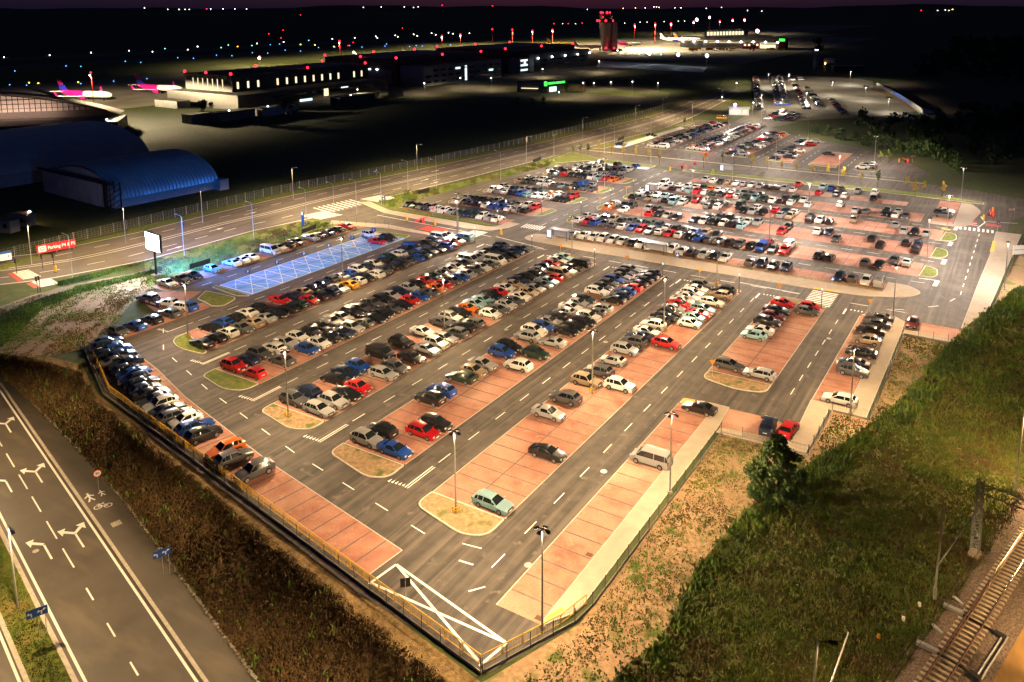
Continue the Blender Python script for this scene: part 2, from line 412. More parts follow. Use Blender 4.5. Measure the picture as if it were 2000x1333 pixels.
# street paint
mb = MB(); z = ST_Z+.006
mb.line(stp(-120,0), stp(120,0), .24, z); mb.line(stp(-120,-6.9), stp(120,-6.9), .24, z); mb.line(stp(-120,-11.0), stp(120,-11.0), .24, z)
for a, b in ((-28,-23.6),(-21.1,-16.6),(-14.2,-9.8),(-7.6,-3.4),(-.9,3.5),(5.8,10.1),(14.4,16.8),(21.1,23.5),(27.7,29.8),(34.4,36.8),(41,43)): mb.line(stp(a,-3.4), stp(b,-3.4), .16, z)
def arrow(mb, s, n, right=True, left=True):
    mb.line(stp(s,n), stp(s-3.2,n), .2, z)
    if left:
        mb.sheet([stp(s-3.2,n-.1), stp(s-3.5,n+.12), stp(s-4.6,n-.75), stp(s-4.25,n-.98)], z)
        mb.sheet([stp(s-3.7,n-1.15), stp(s-5.1,n-.55), stp(s-5.1,n-1.35)], z)
    if right:
        mb.sheet([stp(s-3.2,n+.1), stp(s-3.5,n-.12), stp(s-4.4,n+.65), stp(s-4.05,n+.9)], z)
        mb.sheet([stp(s-3.5,n+1.15), stp(s-4.9,n+.45), stp(s-4.9,n+1.3)], z)
arrow(mb, 7.2, -1.7); arrow(mb, 6.9, -4.7, right=False); arrow(mb, -10.1, -1.75); arrow(mb, -10.4, -4.9, right=False); arrow(mb, -27, -1.7)
struct(mb.build('road_markings', 'paint'))
# walker-and-bicycle symbol and a square cover on the path
mb = MB(); z = ST_Z+.106
def ring(c, r0, r1, z, mb, k=14):
    for i in range(k):
        a, b = 2*math.pi*i/k, 2*math.pi*(i+1)/k
        mb.sheet([stp(c[0]+r*math.cos(t), c[1]+r*math.sin(t)) for r, t in ((r0,a),(r1,a),(r1,b),(r0,b))], z)
ring((.55,1.55), .34, .46, z, mb); ring((.95,2.55), .34, .46, z, mb)
for a, b in (((.55,1.55),(0,2.1)), ((0,2.1),(.95,2.55)), ((.55,1.55),(.75,2.1)), ((.75,2.1),(-.1,1.75)), ((.75,2.1),(.95,2.55)), ((-.1,1.6),(-.1,1.95)), ((-.1,2.4),(.1,2.1))): mb.line(stp(*a), stp(*b), .1, z)
for dx, sc in ((1.45, 1), (2.75, .7)):
    c = (-2.2, dx)
    mb.sheet([stp(c[0]-1.2*sc, c[1]-.12*sc), stp(c[0]-.95*sc, c[1]-.12*sc), stp(c[0]-.95*sc, c[1]+.12*sc), stp(c[0]-1.2*sc, c[1]+.12*sc)], z)
    for a, b in (((-.9,0),(0,0)), ((0,0),(.9,-.32)), ((0,0),(.9,.32)), ((-.7,0),(-.2,-.5)), ((-.7,0),(-.2,.5))):
        mb.line(stp(c[0]+a[0]*sc, c[1]+a[1]*sc), stp(c[0]+b[0]*sc, c[1]+b[1]*sc), .2*sc, z)
struct(mb.build('path_symbol', 'paint'))
mb = MB(); mb.sheet([stp(4.9,1.6), stp(5.9,1.6), stp(5.9,2.6), stp(4.9,2.6)], z, 0)
for q, mi in ((.12,1), (.22,0), (.40,1)):
    mb.sheet([stp(4.9+q,1.6+q), stp(5.9-q,1.6+q), stp(5.9-q,2.6-q), stp(4.9+q,2.6-q)], z+.004*(1+q*10), mi)
struct(mb.build('path_cover', ['kerb', 'concrete']))
mb = MB()
mb.tube([(*stp(4.2,-5.6), ST_Z-.02), (*stp(4.2,-5.6), ST_Z+.012)], .33, 16); struct(mb.build('manhole_cover', 'kerb'))

# ---- car park asphalt, one sheet for each area (each a few mm above the one before)
def area(name, poly, z, m='asphalt'):
    mb = MB(); mb.sheet(poly, z); return struct(mb.build(name, m))
FRONT = [(20.0,-34.8), (23.3,-27.5), (21.2,-27.9), (21.2,19), (32,13), (37,28), (37.2,64.5), (39.3,57.5), (48.2,57.5), (51.2,80), (52.5,150), (46,170),
         (38,168.5), (-47,168.5), (-56,168.5), (-79,166), (-84,160), (-86.5,154), (-91.5,122), (-93.8,97), (-93,86.5), (-84,80.5),
         (-60,79.3), (-64,74.2), (-92.5,75.6), (-108,72), (-108,78), (-113,62), (-99,62), (-83,66.5), (-69,64.5), (-91.8,63.6), (-91.8,8.4), (-86,8.2), (-90.5,4.2), (-78.3,.4), (-77,-10), (-73.3,-15.4), (-55,-22.4), (-39,-26), (4,-33.5)]
FRONT = [(20.0,-34.8), (23.3,-27.5), (22.3,-27.9), (22.3,12.4), (35,12.4), (35,25), (39.3,25), (39.3,57.6), (48.4,57.6), (51.6,80), (53.2,150), (60,168), (46,172), (-44,168.4), (-79,168.4), (-84.5,160),
         (-87.2,150), (-91.6,122), (-93.6,97), (-93.4,84.3), (-57.5,80.2), (-57.5,76), (-62,74.2), (-92,75.3), (-104,80), (-109.5,97), (-112,97), (-112,58), (-98,62.5), (-83,66.8), (-77,65), (-91.9,63.6), (-91.9,8.3), (-86,8.2), (-90.7,4.0), (-78.3,.4), (-77,-10.2), (-73.3,-15.2), (-55,-22.2), (-39,-25.8), (4,-33.2)]
area('car_park_asphalt', FRONT, .02)

# ---- brick strips: name, x0, x1, y0, y1, slot phase
STRIPS = [('S1', -65.1, -55.2, -4.6, 64.6, -3.4), ('S2', -48.8, -38.8, -8.9, 65.2, -8.85), ('S3', -32.4, -22.4, -11.9, 64.2, -11.85), ('S4', -16.3, -6.4, -14.4, 64.0, -14.4),
          ('M', 0, 9.81, -17.0, 63.6, -17.55), ('E', 16.24, 25.85, 28.6, 63.2, 28.95), ('R', 16.24, 20.9, -27.9, 16.6, -28.0), ('F', 32.0, 36.6, 27.0, 63.2, 27.4), ('T', -91.6, -86.7, 8.4, 63.6, 8.0)]
def slot_lines(mb, x0, x1, y0, y1, ph, z, mid=True):
    k0 = math.ceil((y0-ph)/2.5); y = ph+2.5*k0
    while y < y1-.2:
        if y > y0+.2: mb.line((x0+.15,y), (x1-.15,y), .17, z)
        y += 2.5
    if mid: mb.line(((x0+x1)/2,y0+.1), ((x0+x1)/2,y1-.1), .16, z+.003)
for nm, x0, x1, y0, y1, ph in STRIPS:
    mb = MB()
    y0b = y0
    poly = rect(x0, y0, x1, y1)
    if nm == 'S1': poly = [(x0,-2.1),(x1,-5.6),(x1,y1),(x0,y1)]
    mb.sheet(poly, .03); st = struct(mb.build('brick_parking_strip', 'pavers'))
    mb = MB(); slot_lines(mb, x0, x1, y0, y1, ph, .034, x1-x0 > 7); mb.build('slot_lines', 'slotline', st)
    mb = MB()
    for xx in ((x0, x1) if x1-x0 > 7 else (x0 if nm in 'RF' else x1,)): mb.line((xx,y0), (xx,y1), .12, .038)
    mb.build('flush_kerb', 'kerb', st)
# rotated strip along the yellow railing
RS = [(3.7,-26.5), (-20.5,-22.4), (-44.6,-17.0), (-56.1,-13.6), (-64.9,-11.6), (-71.6,-9.9)]
RSo = [(3.3,-30.9), (-21.4,-27.1), (-45.6,-22.2), (-57.0,-19.0), (-66.5,-16.2), (-73.2,-14.3)]
mb = MB()
for i in range(5): mb.sheet([RS[i], RS[i+1], RSo[i+1], RSo[i]], .03)
st = struct(mb.build('brick_parking_strip', 'pavers'))
mb = MB(); mk2 = MB()
for i in range(5):
    a, b = np.array(RS[i]), np.array(RS[i+1]); a2, b2 = np.array(RSo[i]), np.array(RSo[i+1]); k = max(1, round(np.linalg.norm(b-a)/2.5))
    for j in range(1 if i == 0 else 0, k): mb.line(a+(b-a)*j/k, a2+(b2-a2)*j/k, .17, .034)
    mk2.line(a, b, .12, .038)
mk2.line(RS[0], RSo[0], .16, .042)
mb.build('slot_lines', 'slotline', st); mk2.build('flush_kerb', 'kerb', st)
# small brick bays at the left rows and at the right edge
for poly in ([(-76.8,-10.1),(-71.8,-10.1),(-71.9,7.4),(-75.0,8.1),(-77,1.2)], [(-90.5,4.2),(-78.5,.7),(-77.2,2.0),(-78.6,7.6),(-80.6,12),(-86.2,8.6)], rect(39.5,60.4,49.2,65.2), [(22.7,18.6),(28.9,18.9),(32.6,17.6),(32.1,14.2),(23.3,13.3)]):
    mb = MB(); mb.sheet(poly, .03); struct(mb.build('brick_parking_bay', 'pavers'))
# blue accessible bays
mb = MB(); mb.sheet([(-80.6,15.9),(-70.8,15.2),(-70.7,59.8),(-80.6,58.6)], .03); st = struct(mb.build('blue_parking_bays', 'bluepaint'))
mb = MB(); z = .035
for y in np.arange(15.9, 59, 3.63):
    mb.line((-80.6,y), (-70.8,y), .22, z)
    for xa, xb in ((-80.6,-75.7), (-75.7,-70.8)):
        if y < 56:
            mb.line((xa,y), (xb,y+3.6), .12, z+.003); mb.line((xb,y), (xa,y+3.6), .12, z+.003)
            mb.line(((xa+xb)/2,y), ((xa+xb)/2,y+3.6), .08, z+.002)
mb.line((-80.6,15.9), (-80.6,58.8), .14, z+.006); mb.line((-70.8,15.5), (-70.8,59.5), .14, z+.006)
mb.build('bay_markings', 'paint', st)
mb = MB(); mb.line((-75.7,15.9), (-75.7,59), .2, z+.01); mb.build('centre_joint', 'slotline', st)

# ---- kerbed islands (kerb stone ring with planted top)
def island(poly, r, m='straw', h=.12, name='kerbed_island', kw=.18):
    P = rounded(poly, r); mb = MB(); mb.prism(P, 0, h); o = struct(mb.build(name, 'kerb'))
    mb = MB(); mb.sheet(inset(P, kw), h+.01); mb.build('turf' if m != 'concrete' else 'paving', m, o); return o
island([(-64.9,-2.3),(-64.5,-5.6),(-60.5,-7.3),(-54.9,-6.6),(-55.2,-5.7)], [.3,2.5,2.5,1.2,.3], 'verge')
island([(-48.8,-9.0),(-48.6,-11.6),(-42,-12.9),(-38.9,-11.6),(-38.8,-9.0)], [.3,2.5,3,1.8,.3], 'verge')
island([(-32.4,-12.0),(-32.3,-14.4),(-25,-15.8),(-22.3,-14.4),(-22.4,-12.0)], [.3,2.4,3,2,.3])
island([(-16.4,-14.6),(-16.3,-17.2),(-8.5,-18.8),(-6.2,-17.6),(-6.3,-14.6)], [.3,2.4,3,2,.3])
island([(-.1,-17.1),(-.2,-20.0),(7.5,-21.6),(9.9,-20.4),(9.9,-17.1)], [.3,2.4,3,2.4,.3])
island([(16.3,28.5),(16.2,25.6),(22,24.4),(25.9,25.6),(25.9,28.5)], [.3,2.2,3,2.4,.3])
island([(-81,15.4),(-81,14.2),(-72.5,13.4),(-70.4,14.6),(-70.7,15.0)], [.2,.8,1,1,.2], 'verge')
island([(-72,7.6),(-70,8.6),(-71.5,13.0),(-80.2,12.4),(-77.5,8.6),(-75,8.3)], [.3,1.5,1.5,.4,.4,.3], 'verge')
for x0, x1, y in ((-65.1,-55.2,64.7), (-48.8,-38.8,65.3), (-32.4,-22.4,64.3), (-16.3,-6.4,64.1), (0,9.81,63.7), (16.2,25.9,63.3)):
    island([(x0,y),(x1,y),(x1+.1,y+1.3),(x1-2.5,y+1.9),(x0+2.5,y+2.9),(x0+.1,y+1.7)], [.2,.2,.7,1,1,.7], 'straw')
island([(-80.6,58.8),(-70.8,60.0),(-71.2,62.4),(-80.4,61)], [.2,.2,1,1], 'verge')
# concrete walks along the right-hand fence
def walk(poly, h=.10, name='pavement', m='concrete'):
    mb = MB(); mb.prism(poly, 0, h); o = struct(mb.build(name, 'kerb')); mb = MB(); mb.sheet(inset(poly,.1), h+.008); mb.build('slabs', m, o); return o
walk([(20.95,-27.9),(21.35,-27.9),(23.2,-24.8),(23.2,13.0),(22.75,18.9),(20.4,18.9),(16.3,18.2),(16.3,16.7),(20.95,16.7)])
walk([(23.4,11.7),(34.6,12.3),(34.6,14.2),(32.2,14.1),(23.5,13.1)])
walk([(32.3,14.4),(34.7,14.4),(34.7,25.2),(39.5,25.2),(39.5,58.0),(39.3,64.0),(37.5,65.8),(33.5,65.6),(32.1,63.6),(36.7,63.3),(36.7,26.8),(31.9,26.8)])
walk([(39.7,58.1),(49.3,58.1),(50.2,65.6),(51.8,80),(54.6,118),(56,137.5),(50.6,137.5),(50.2,115),(49.0,90),(48.0,66),(49.4,66),(49.4,60.3),(39.7,60.3)])
# middle promenade between the two car parks
walk(rounded([(-46.6,73.4),(-30,72.6),(20,73.0),(31,73.9),(38.6,77.5),(40.4,81.5),(37.4,84.6),(33.6,84.6),(33.6,79.7),(-40,79.9),(-46.8,78.8)], [3,0,0,3,4,2,1.5,.2,.2,.3,3]), name='promenade')
mb = MB(); mb.sheet([(-39.5,78.3),(33.5,78.0),(33.5,79.6),(-39.5,79.8)], .125); struct(mb.build('planted_strip', 'straw'))
walk([(-92,75.6),(-64,74.3),(-57.2,75.6),(-54.6,80),(-54.3,84.5),(-57.5,84.5),(-58,79.2),(-60,78.3),(-92.5,78.4),(-104,83),(-106,81)], name='pavement')
walk([(-98,62.7),(-83,67.0),(-69,66.4),(-67,64.8),(-80,64.6),(-96,60)], name='pavement')
# painted edges, lane dashes, give-way teeth, crossings
mb = MB(); z = .026
for x in (-68, -52, -35.6, -19.35, -3.2, 13.0): 
    y = -8 if x < 0 else -10
    k = 0
    y0 = {-68: 2, -52: -3, -35.6: -7, -19.35: -10, -3.2: -12, 13.0: -24}[x]
    for y in np.arange(y0, 62, 6.0): mb.line((x,y), (x,y+2.3), .13, z)
    if x > 0: continue
    mb.line((x-.1,y0-6), (x-.1,y0-1.0), .16, z)
    if x > -60: mb.line((x+.25,y0-6), (x+.25,y0-1.0), .12, z)
    for i in range(5):
        xa = x-2.7+i*.5; mb.sheet([(xa,y0-6.1+.05*i),(xa+.34,y0-6.15+.05*i),(xa+.17,y0-5.4)], z)
for x in (-52, -35.6, -19.35, -3.2, 13.0, 29.0):
    mb.line((x+.2,62.6), (x+.2,65.4), .3, z)
    for i in range(4): mb.sheet([(x+.9+i*.62,65.6),(x+1.25+i*.62,65.6),(x+1.08+i*.62,64.9)], z)
for y in np.arange(27, 60, 5.0): mb.line((29.0,y), (29.0,y+2.2), .13, z)
for y in np.arange(14, 62, 6.0): mb.line((-83.6,y), (-83.6,y+2.3), .13, z)
fr = [(10.5,-22.2),(4,-23.3),(-20,-19.3),(-44,-13.9),(-62,-8.7),(-68.3,-4.5)]
for (p, d_) in polyline_points(fr, 5.6): mb.line(p, p+d_*2.2, .13, z)
for y in np.arange(-2, 58, 6.0): pass
# hatched corner
for a, b in (((4.6,-28.4),(19.6,-31.2)), ((4.3,-31.6),(19.6,-31.2)), ((4.6,-28.4),(18.6,-34.0)), ((4.6,-28.4),(4.2,-31.8)), ((19.6,-31.2),(19.0,-34.4))): mb.line(a, b, .26, z+.003)
mb.line((13.0,-27.8),(14.0,-26.5), .18, z); mb.line((9.6,-24.8),(11.2,-24.6), .2, z)
# middle road
for x in np.arange(-40, 36, 6.3): mb.line((x,68.9), (x+3.1,68.9), .15, z)
mb.line((-53,72),(-38,69.4), .2, z); mb.line((8,69.6),(20,69.2), .2, z)
for i in range(9): mb.line((21.6,64.9+i*.92), (26.4,64.9+i*.92), .45, z)
for i in range(7): mb.line((-60.9,68.6+i*.82), (-56.8,68.9+i*.82), .42, z)
for i in range(8): mb.line((-52.3+i*.75,82), (-52.6+i*.75,85.6), .36, z)
for i in range(8): mb.line((42.9+i*1.0,135.6), (42.8+i*1.0,138.6), .5, z)
mb.line((-92,72.9),(-54,71.4), .2, z); mb.line((-69,66.9),(-62,71.4), .2, z)
for y in np.arange(84, 134, 5.2): mb.line((46.6+(y-84)*.012,y), (46.65+(y-84)*.012,y+2.3), .15, z)
for a, b in (((42,74),(43.6,75.6)), ((36.5,69.5),(38.4,70.3)), ((45.2,79.2),(45.9,81.4)), ((-8,66.2),(-8,66.3))): mb.line(a, b, .16, z)
# rear car park lanes
for y in (87.9, 103.9, 119.5, 135): 
    for x in np.arange(-41, 38, 5.6): mb.line((x,y), (x+2.6,y), .13, z)
    mb.line((38.5,y+2.7),(41.9,y+2.9), .2, z); mb.sheet([(41.6,y+2.8),(42.4,y+2.8),(42.2,y-.9),(41.4,y-.9)], z+.003)
for y in np.arange(86, 165, 5.6): mb.line((-48.8,y), (-48.8,y+2.6), .13, z)
for y in np.arange(92, 160, 6): mb.line((-87.5+(y-92)*.07,y), (-87.3+(y-92)*.07,y+2.4), .13, z)
mb.line((43,141.5),(46.5,141.6), .3, z); mb.line((46.5,139),(47.8,146), .3, z); mb.line((47.8,146),(46.6,152), .3, z); mb.line((43.4,143.4),(46.2,143.5), .3, z)
mb.line((48,147),(55,149), .22, z)
struct(mb.build('lane_markings', 'paint'))
# red surfaced patches
mb = MB()
for poly in (rect(-73.5,67.6,-66.5,71.2), rect(43.6,141.2,46,145.8), rect(48,142.5,51.5,145.3)): mb.sheet(poly, .0235)
struct(mb.build('red_surfacing', 'redpaint'))
# manholes and drain covers in the car park
for x, y in ((14.9,-3.6),(15.9,-21.9),(-38,3),(-2,30),(29.4,50),(-19,26)):
    mb = MB(); mb.tube([(x,y,.01),(x,y,.036)], .4, 18); struct(mb.build('manhole_cover', 'galv'))
for x, y in ((20.4,-17.5),(20.5,-27.3),(21,45),(20.9,52)):
    mb = MB(); mb.box((x,y,.028), (.7,.55,.03)); struct(mb.build('drain_cover', 'drain'))
mb = MB(); mb.sheet([(20.98,-27.3),(21.3,-27.3),(22.1,-25.4),(21.6,-25.3)], .113)
mb.sheet([(16.4,17.0),(19.5,18.1),(20.4,18.8),(16.6,18.3)], .113); mb.sheet([(21.5,73.1),(26.5,73.4),(26.5,74.2),(21.5,73.9)], .116)
for p in ([(50.1,118),(50.9,118),(50.9,128),(50.3,128)], [(38.6,133.4),(40.5,132.6),(41,134),(39,134.4)]): mb.sheet(p, .114)
struct(mb.build('tactile_paving', 'tactile'))

# ---- rear car park brick rows (rows run along x)
REAR = [(84.6-5, 84.5, -38.5, 33.4), (91.5,101.2,-44.2,38.3), (107,116.8,-43.6,38.9), (122.4,132.2,-43.0,39.5), (138,147.6,-42,33.5), (154.4,159.6,-36,28)]
LEFT = [(82.0,87.0,-92.5,-57.5), (92.6,102.2,-83.5,-55.5), (108.6,118.4,-82.8,-54.6), (124.2,134,-82,-54), (140,149.6,-81,-53.6)]
for y0, y1, x0, x1 in REAR+LEFT:
    mb = MB(); mb.sheet(rect(x0,y0,x1,y1), .03); st = struct(mb.build('brick_parking_strip', 'pavers'))
    mb = MB()
    for x in np.arange(x0+2.5, x1-.3, 2.5): mb.line((x,y0+.1), (x,y1-.1), .12, .034)
    if y1-y0 > 7: mb.line((x0+.1,(y0+y1)/2), (x1-.1,(y0+y1)/2), .16, .037)
    mb.build('slot_lines', 'slotline', st)
for y0, y1, x0, x1 in REAR[1:4]:
    island([(x1,y0),(x1+2.6,y0+.4),(x1+3.4,y0+3),(x1+2.9,y1-2.4),(x1+.4,y1-1.2)], [.3,1.5,1,1.5,.4], 'verge')
    island([(x0,y0),(x0,y1),(x0-1.6,y1-.6),(x0-2.0,y0+2.5)], [.3,.3,1,1.5], 'verge')
for y0, y1, x0, x1 in LEFT[1:]:
    island([(x1,y0+.2),(x1+2.2,y0+1.4),(x1+2.6,y1-1),(x1,y1)], [.3,1.5,1,.3], 'verge')
    island([(x0,y0),(x0,y1),(x0-1.8,y1-.5),(x0-2.0,y0+2.5)], [.3,.3,1,1.5], 'verge')
mb = MB(); mb.sheet(rect(35.6,139.8,40.8,166), .03); struct(mb.build('brick_parking_bay', 'pavers'))
walk(rounded([(35.2,137.8),(43,137.6),(44.5,141),(46.5,158),(43.5,166),(41,166),(41,139.7),(35.3,139.6)], [1,2,.5,3,2,.2,.2,.5]), name='pavement')
mb = MB(); mb.sheet(rect(-78.6,165.2,-55.3,168.2), .03); struct(mb.build('blue_parking_bays', 'lightblue'))
# verge between rear car park and its north road
island([(-92,160),(-86.5,161),(-80.5,169),(-55,169),(-55,173),(-78,175),(-94,182)], 1, 'verge', .1, 'grass_verge')
island([(-44,168.6),(28,168.6),(46.5,167),(46.5,169.5),(30,173.5),(-44,172.5)], .8, 'verge', .1, 'grass_verge')
# grass strip between left block and the dual carriageway
mb = MB(); mb.sheet([(-108.5,97.5),(-104,84),(-93.6,79.3),(-57,79.8),(-57.6,81.8),(-93,84),(-94,97),(-92,122),(-87.4,152),(-84,161),(-93,182),(-94.6,165),(-97,122),(-100,103)], .012)
struct(mb.build('grass_verge', 'verge'))
mb = MB(); mb.sheet([(-92.1,8),(-92.1,63),(-83.4,66.4),(-98,62),(-104,60.5),(-106.6,46),(-107.4,30),(-107,17)], .012); struct(mb.build('grass_verge', 'verge'))
# ------------------------------------------------------------------ dual carriageway, far roads, far car parks
NEAR = [(-150,-48),(-124,-14),(-113.5,0),(-107.8,17.3),(-107,46),(-104,60),(-103,80),(-102.5,97),(-99.5,120),(-95.7,160),(-93.4,182),(-91.2,214),(-87,255),(-90,300),(-94,335),(-100,380),(-106,420),(-108,450)]
FAR = [(-185,-40),(-145,-8),(-134,10),(-131.5,31),(-131.5,51),(-130.5,75),(-127.5,97),(-124.5,113),(-121,143),(-117.4,174),(-115.5,205),(-113.6,239),(-110.5,290),(-113,335),(-117,380),(-121,420),(-122,450)]
area('dual_carriageway', NEAR+FAR[::-1], .024, 'oldasphalt')
def lerp_lines(t, y):
    def at(L):
        for a, b in zip(L[:-1], L[1:]):
            if a[1] <= y <= b[1]: return a[0]+(b[0]-a[0])*(y-a[1])/(b[1]-a[1])
        return L[-1][0]
    return (at(NEAR)*(1-t)+at(FAR)*t, y)
mb = MB(); z = .030
for t, dash in ((.03,0), (.26,1), (.50,0), (.56,0), (.78,1), (.97,0)):
    ys = np.arange(-6, 440, 4.0)
    for i, y in enumerate(ys):
        if dash and i % 2: continue
        if t < .3 and (60 < y < 84 or 172 < y < 186): continue
        mb.line(lerp_lines(t,y), lerp_lines(t,y+(4 if not dash else 3.4)), .22 if not dash else .18, z)
for y0, n in ((86,9), (64,10)):
    for i in range(n): mb.line((-108.5+i*.75,y0-2), (-107+i*.75,y0+4.5), .35, z+.003)
for i in range(9): mb.line((-112.5+i*.2,70+i*1.5), (-104.5+i*.1,68.5+i*1.5), .5, z+.003)
for y, tt in ((25,.14),(40,.38),(55,.66),(110,.14),(112,.38),(125,.7)):
    p = lerp_lines(tt,y); mb.line(p, (p[0],p[1]+2.6), .2, z+.003); mb.sheet([(p[0]-.5,y+2.4),(p[0]+.5,y+2.4),(p[0],y+4.2)], z+.003)
# crossing at the far left
for k in range(8): mb.line(G(25+2.7*k,533.4+1.8*k), G(57+3.2*k,528+1.7*k), .5, z+.003)
for k in range(7): mb.line(G(62+2.8*k,552+1.5*k), G(100+2.5*k,545+1.5*k), .45, z+.003)
struct(mb.build('road_markings', 'paint'))
mb = MB()
for q in ([(14.5,534.8),(25,533.4),(46.4,547.4),(35.8,550.3)], [(51.3,554.5),(62,552.2),(79.3,561.5),(66.7,563.8)]): mb.sheet([G(*p) for p in q], .037)
struct(mb.build('red_surfacing', 'redpaint'))
mb = MB(); mb.sheet([G(*p) for p in ((0,600),(60,580),(115,562),(200,548),(290,527),(300,531),(215,556),(130,573),(60,598),(0,632))], .016)
struct(mb.build('cycle_path', 'oldasphalt'))
mb = MB(); mb.sheet([G(*p) for p in ((112,553),(160,541),(290,510),(282,514),(165,549),(120,560))], .028); struct(mb.build('grass_verge', 'verge'))
mb = MB(); mb.sheet([G(*p) for p in ((0,600),(60,578),(150,555),(300,527),(300,570),(258,590),(205,655),(165,682),(75,700),(0,690))], .010)
struct(mb.build('waste_ground', 'straw'))
mb = MB(); mb.sheet([G(*p) for p in ((0,606),(70,580),(160,557),(162,566),(80,600),(40,640),(0,670))], .014); struct(mb.build('grass_verge', 'verge'))
mb = MB(); mb.sheet([G(*p) for p in ((0,530),(150,480),(250,458),(390,417),(395,412),(250,452),(150,474),(0,520))], .034); struct(mb.build('grass_verge', 'verge'))
mb = MB(); mb.sheet([(x-.3,y) for x, y in FAR[3:]]+[(x-4.2,y) for x, y in FAR[3:]][::-1], .012); struct(mb.build('grass_verge', 'verge'))
# road north of the rear car park, bending off to the right
area('service_road', [(-93,176),(-78,175.4),(-54,173.4),(-47,172),(28,174.2),(46,170),(60,165),(110,140),(170,100),(176,108),(116,152),(62,178),(36,188),(29,188),(-88,187.5),(-92,190)], .024, 'asphalt')
area('pavement', [(-90,187.6),(29,188.1),(29,189.4),(-90,189)], .03, 'concrete')
# far car park
area('far_car_park', [(-91,190),(24,190),(29,205),(21,222),(-1,247),(-33,268),(-46,285),(-64,292),(-85,292),(-88,255),(-91,214)], .028, 'asphalt')
FARS = [(-74.5,-65.2,207,283), (-58.5,-49,209,287), (-42,-33,206,266), (-25.3,-16,204,253), (-10.2,-.6,203,231), (5.3,12,202,213)]
for x0, x1, y0, y1 in FARS:
    mb = MB(); mb.sheet(rect(x0,y0,x1,y1), .034); struct(mb.build('brick_parking_strip', 'pavers'))
    island([(x0,y0),(x0+.6,y0-2),(x1,y0-2.6),(x1+.3,y0)], .6, 'verge'); island([(x0,y1),(x1,y1),(x1,y1+1.4),(x0+1,y1+3)], .6, 'verge')
mb = MB(); mb.sheet([(-86,199),(-81,199),(-79.4,262),(-82.6,264)], .034); struct(mb.build('pale_parking_bays', 'offwhite'))
mb = MB(); mb.sheet([(-86.1,199),(-81,199),(-80.7,211),(-85.2,213)], .038); struct(mb.build('blue_parking_bays', 'lightblue'))
island([(-91,192),(-86.6,194),(-83,263),(-81.5,280),(-84.2,282),(-88,258)], .6, 'verge', .1, 'grass_verge')
mb = MB()
for x in (-78.4,-62,-45.5,-29.2,-13,2.5):
    for y in np.arange(206, 268 if x < -20 else 232, 6): mb.line((x,y), (x,y+2.6), .15, .036)
mb.line((-18,192.8),(20,193), .15, .036)
struct(mb.build('lane_markings', 'paint'))
# long-stay car park at the back
area('back_car_park', [(-137,560),(-68,345),(-57,300),(-40,314),(-8,352),(8,392),(-36,492),(-46,556),(-58,574),(-112,584)], .02, 'apron')
area('access_road', [(-66,292),(-46,286),(-38,312),(-54,306),(-66,345),(-72,344)], .024, 'oldasphalt')
for q, m in (([(1700,172),(1798,222),(1812,222),(1722,168)], 'sand'), ([(1722,164),(1840,222),(1905,222),(1790,160)], 'soil'), ([(1760,192),(1800,210),(1835,222),(1795,222)], 'offwhite'), ([(1810,150),(1840,165),(1990,210),(1960,214),(1900,216)], 'soil')):
    area('earthworks', [G(*p) for p in q], .03+.004*random.random(), m)

# ------------------------------------------------------------------ right-hand ground
EDGE = [(1180,1345),(1235,1290),(1290,1250),(1335,1170),(1360,1110),(1420,1040),(1480,975),(1560,920),(1640,870),(1720,815),(1770,770),(1800,735),(1840,690),(1890,640),(1940,600),(1990,560)]
FENCE_R = [(19.6,-34.9),(24.0,-26.0),(24.0,11.9),(35.0,12.1),(35.2,25.0),(40.0,25.0),(39.9,58.0),(48.9,58.0),(50.6,66),(52.4,80.1),(55.2,117.8),(56.6,136)]
area('bare_slope', [(19.9,-36.4)]+FENCE_R[1:]+[(60,140),(62,100)]+[G(*p) for p in EDGE[::-1]]+[(24,-38.5)], .012, 'straw')
ROUGH = [G(*p) for p in EDGE]+[(62,100),(75,95),(68,40),(57.2,5),(52.2,-16),(46,-40),(34,-46)]
area('rough_ground', ROUGH, .016, 'rough')
# railway
RA = np.array([51.222,-17.396]); RD = np.array([.25389,.96723]); RN = np.array([-.96723,.25389])
def rp(s, n): return tuple(RA+RD*s+RN*n)
mb = MB(); prf = [(3.1,.0),(1.9,.05),(1.25,.22),(-2.6,.22),(-3.1,.12),(-4.0,.02)]
for a in np.arange(-30, 130, 2.0):
    for (n0,z0),(n1,z1) in zip(prf[:-1],prf[1:]): mb.add([(*rp(a,n0),z0),(*rp(a,n1),z1),(*rp(a+2,n1),z1),(*rp(a+2,n0),z0)], [(0,1,2,3)])
track = struct(mb.build('railway_bed', 'ballast'))
area('sand_track', [rp(-30,-2.9), rp(130,-3.0), rp(130,-14), rp(-30,-14)], .024, 'sand')
me = MB().box((0,0,0), (2.55,.26,.16), 0, 0, .94).mesh('sleeper', 'sleeper')
ang = math.atan2(RN[1], RN[0])
for s in np.arange(-8, 64, .66):
    p = rp(s, -.72); link('sleeper', me, track, (p[0], p[1], .25), ang+random.uniform(-.015,.015))
for n in (0, -1.44):
    mb = MB()
    mb.bar((*rp(-30,n),.40), (*rp(130,n),.40), .07, .15); mb.bar((*rp(-30,n),.335), (*rp(130,n),.335), .15, .03); mb.build('rail', 'railsteel', track)
    mb = MB(); mb.bar((*rp(-30,n),.481), (*rp(130,n),.481), .065, .012); mb.build('rail_head', 'railtop', track)
    if n == 0:
        mb = MB(); mb.bar((*rp(4.5,-.28),.41), (*rp(34,-.1),.41), .07, .13); mb.build('switch_blade', 'railsteel', track)
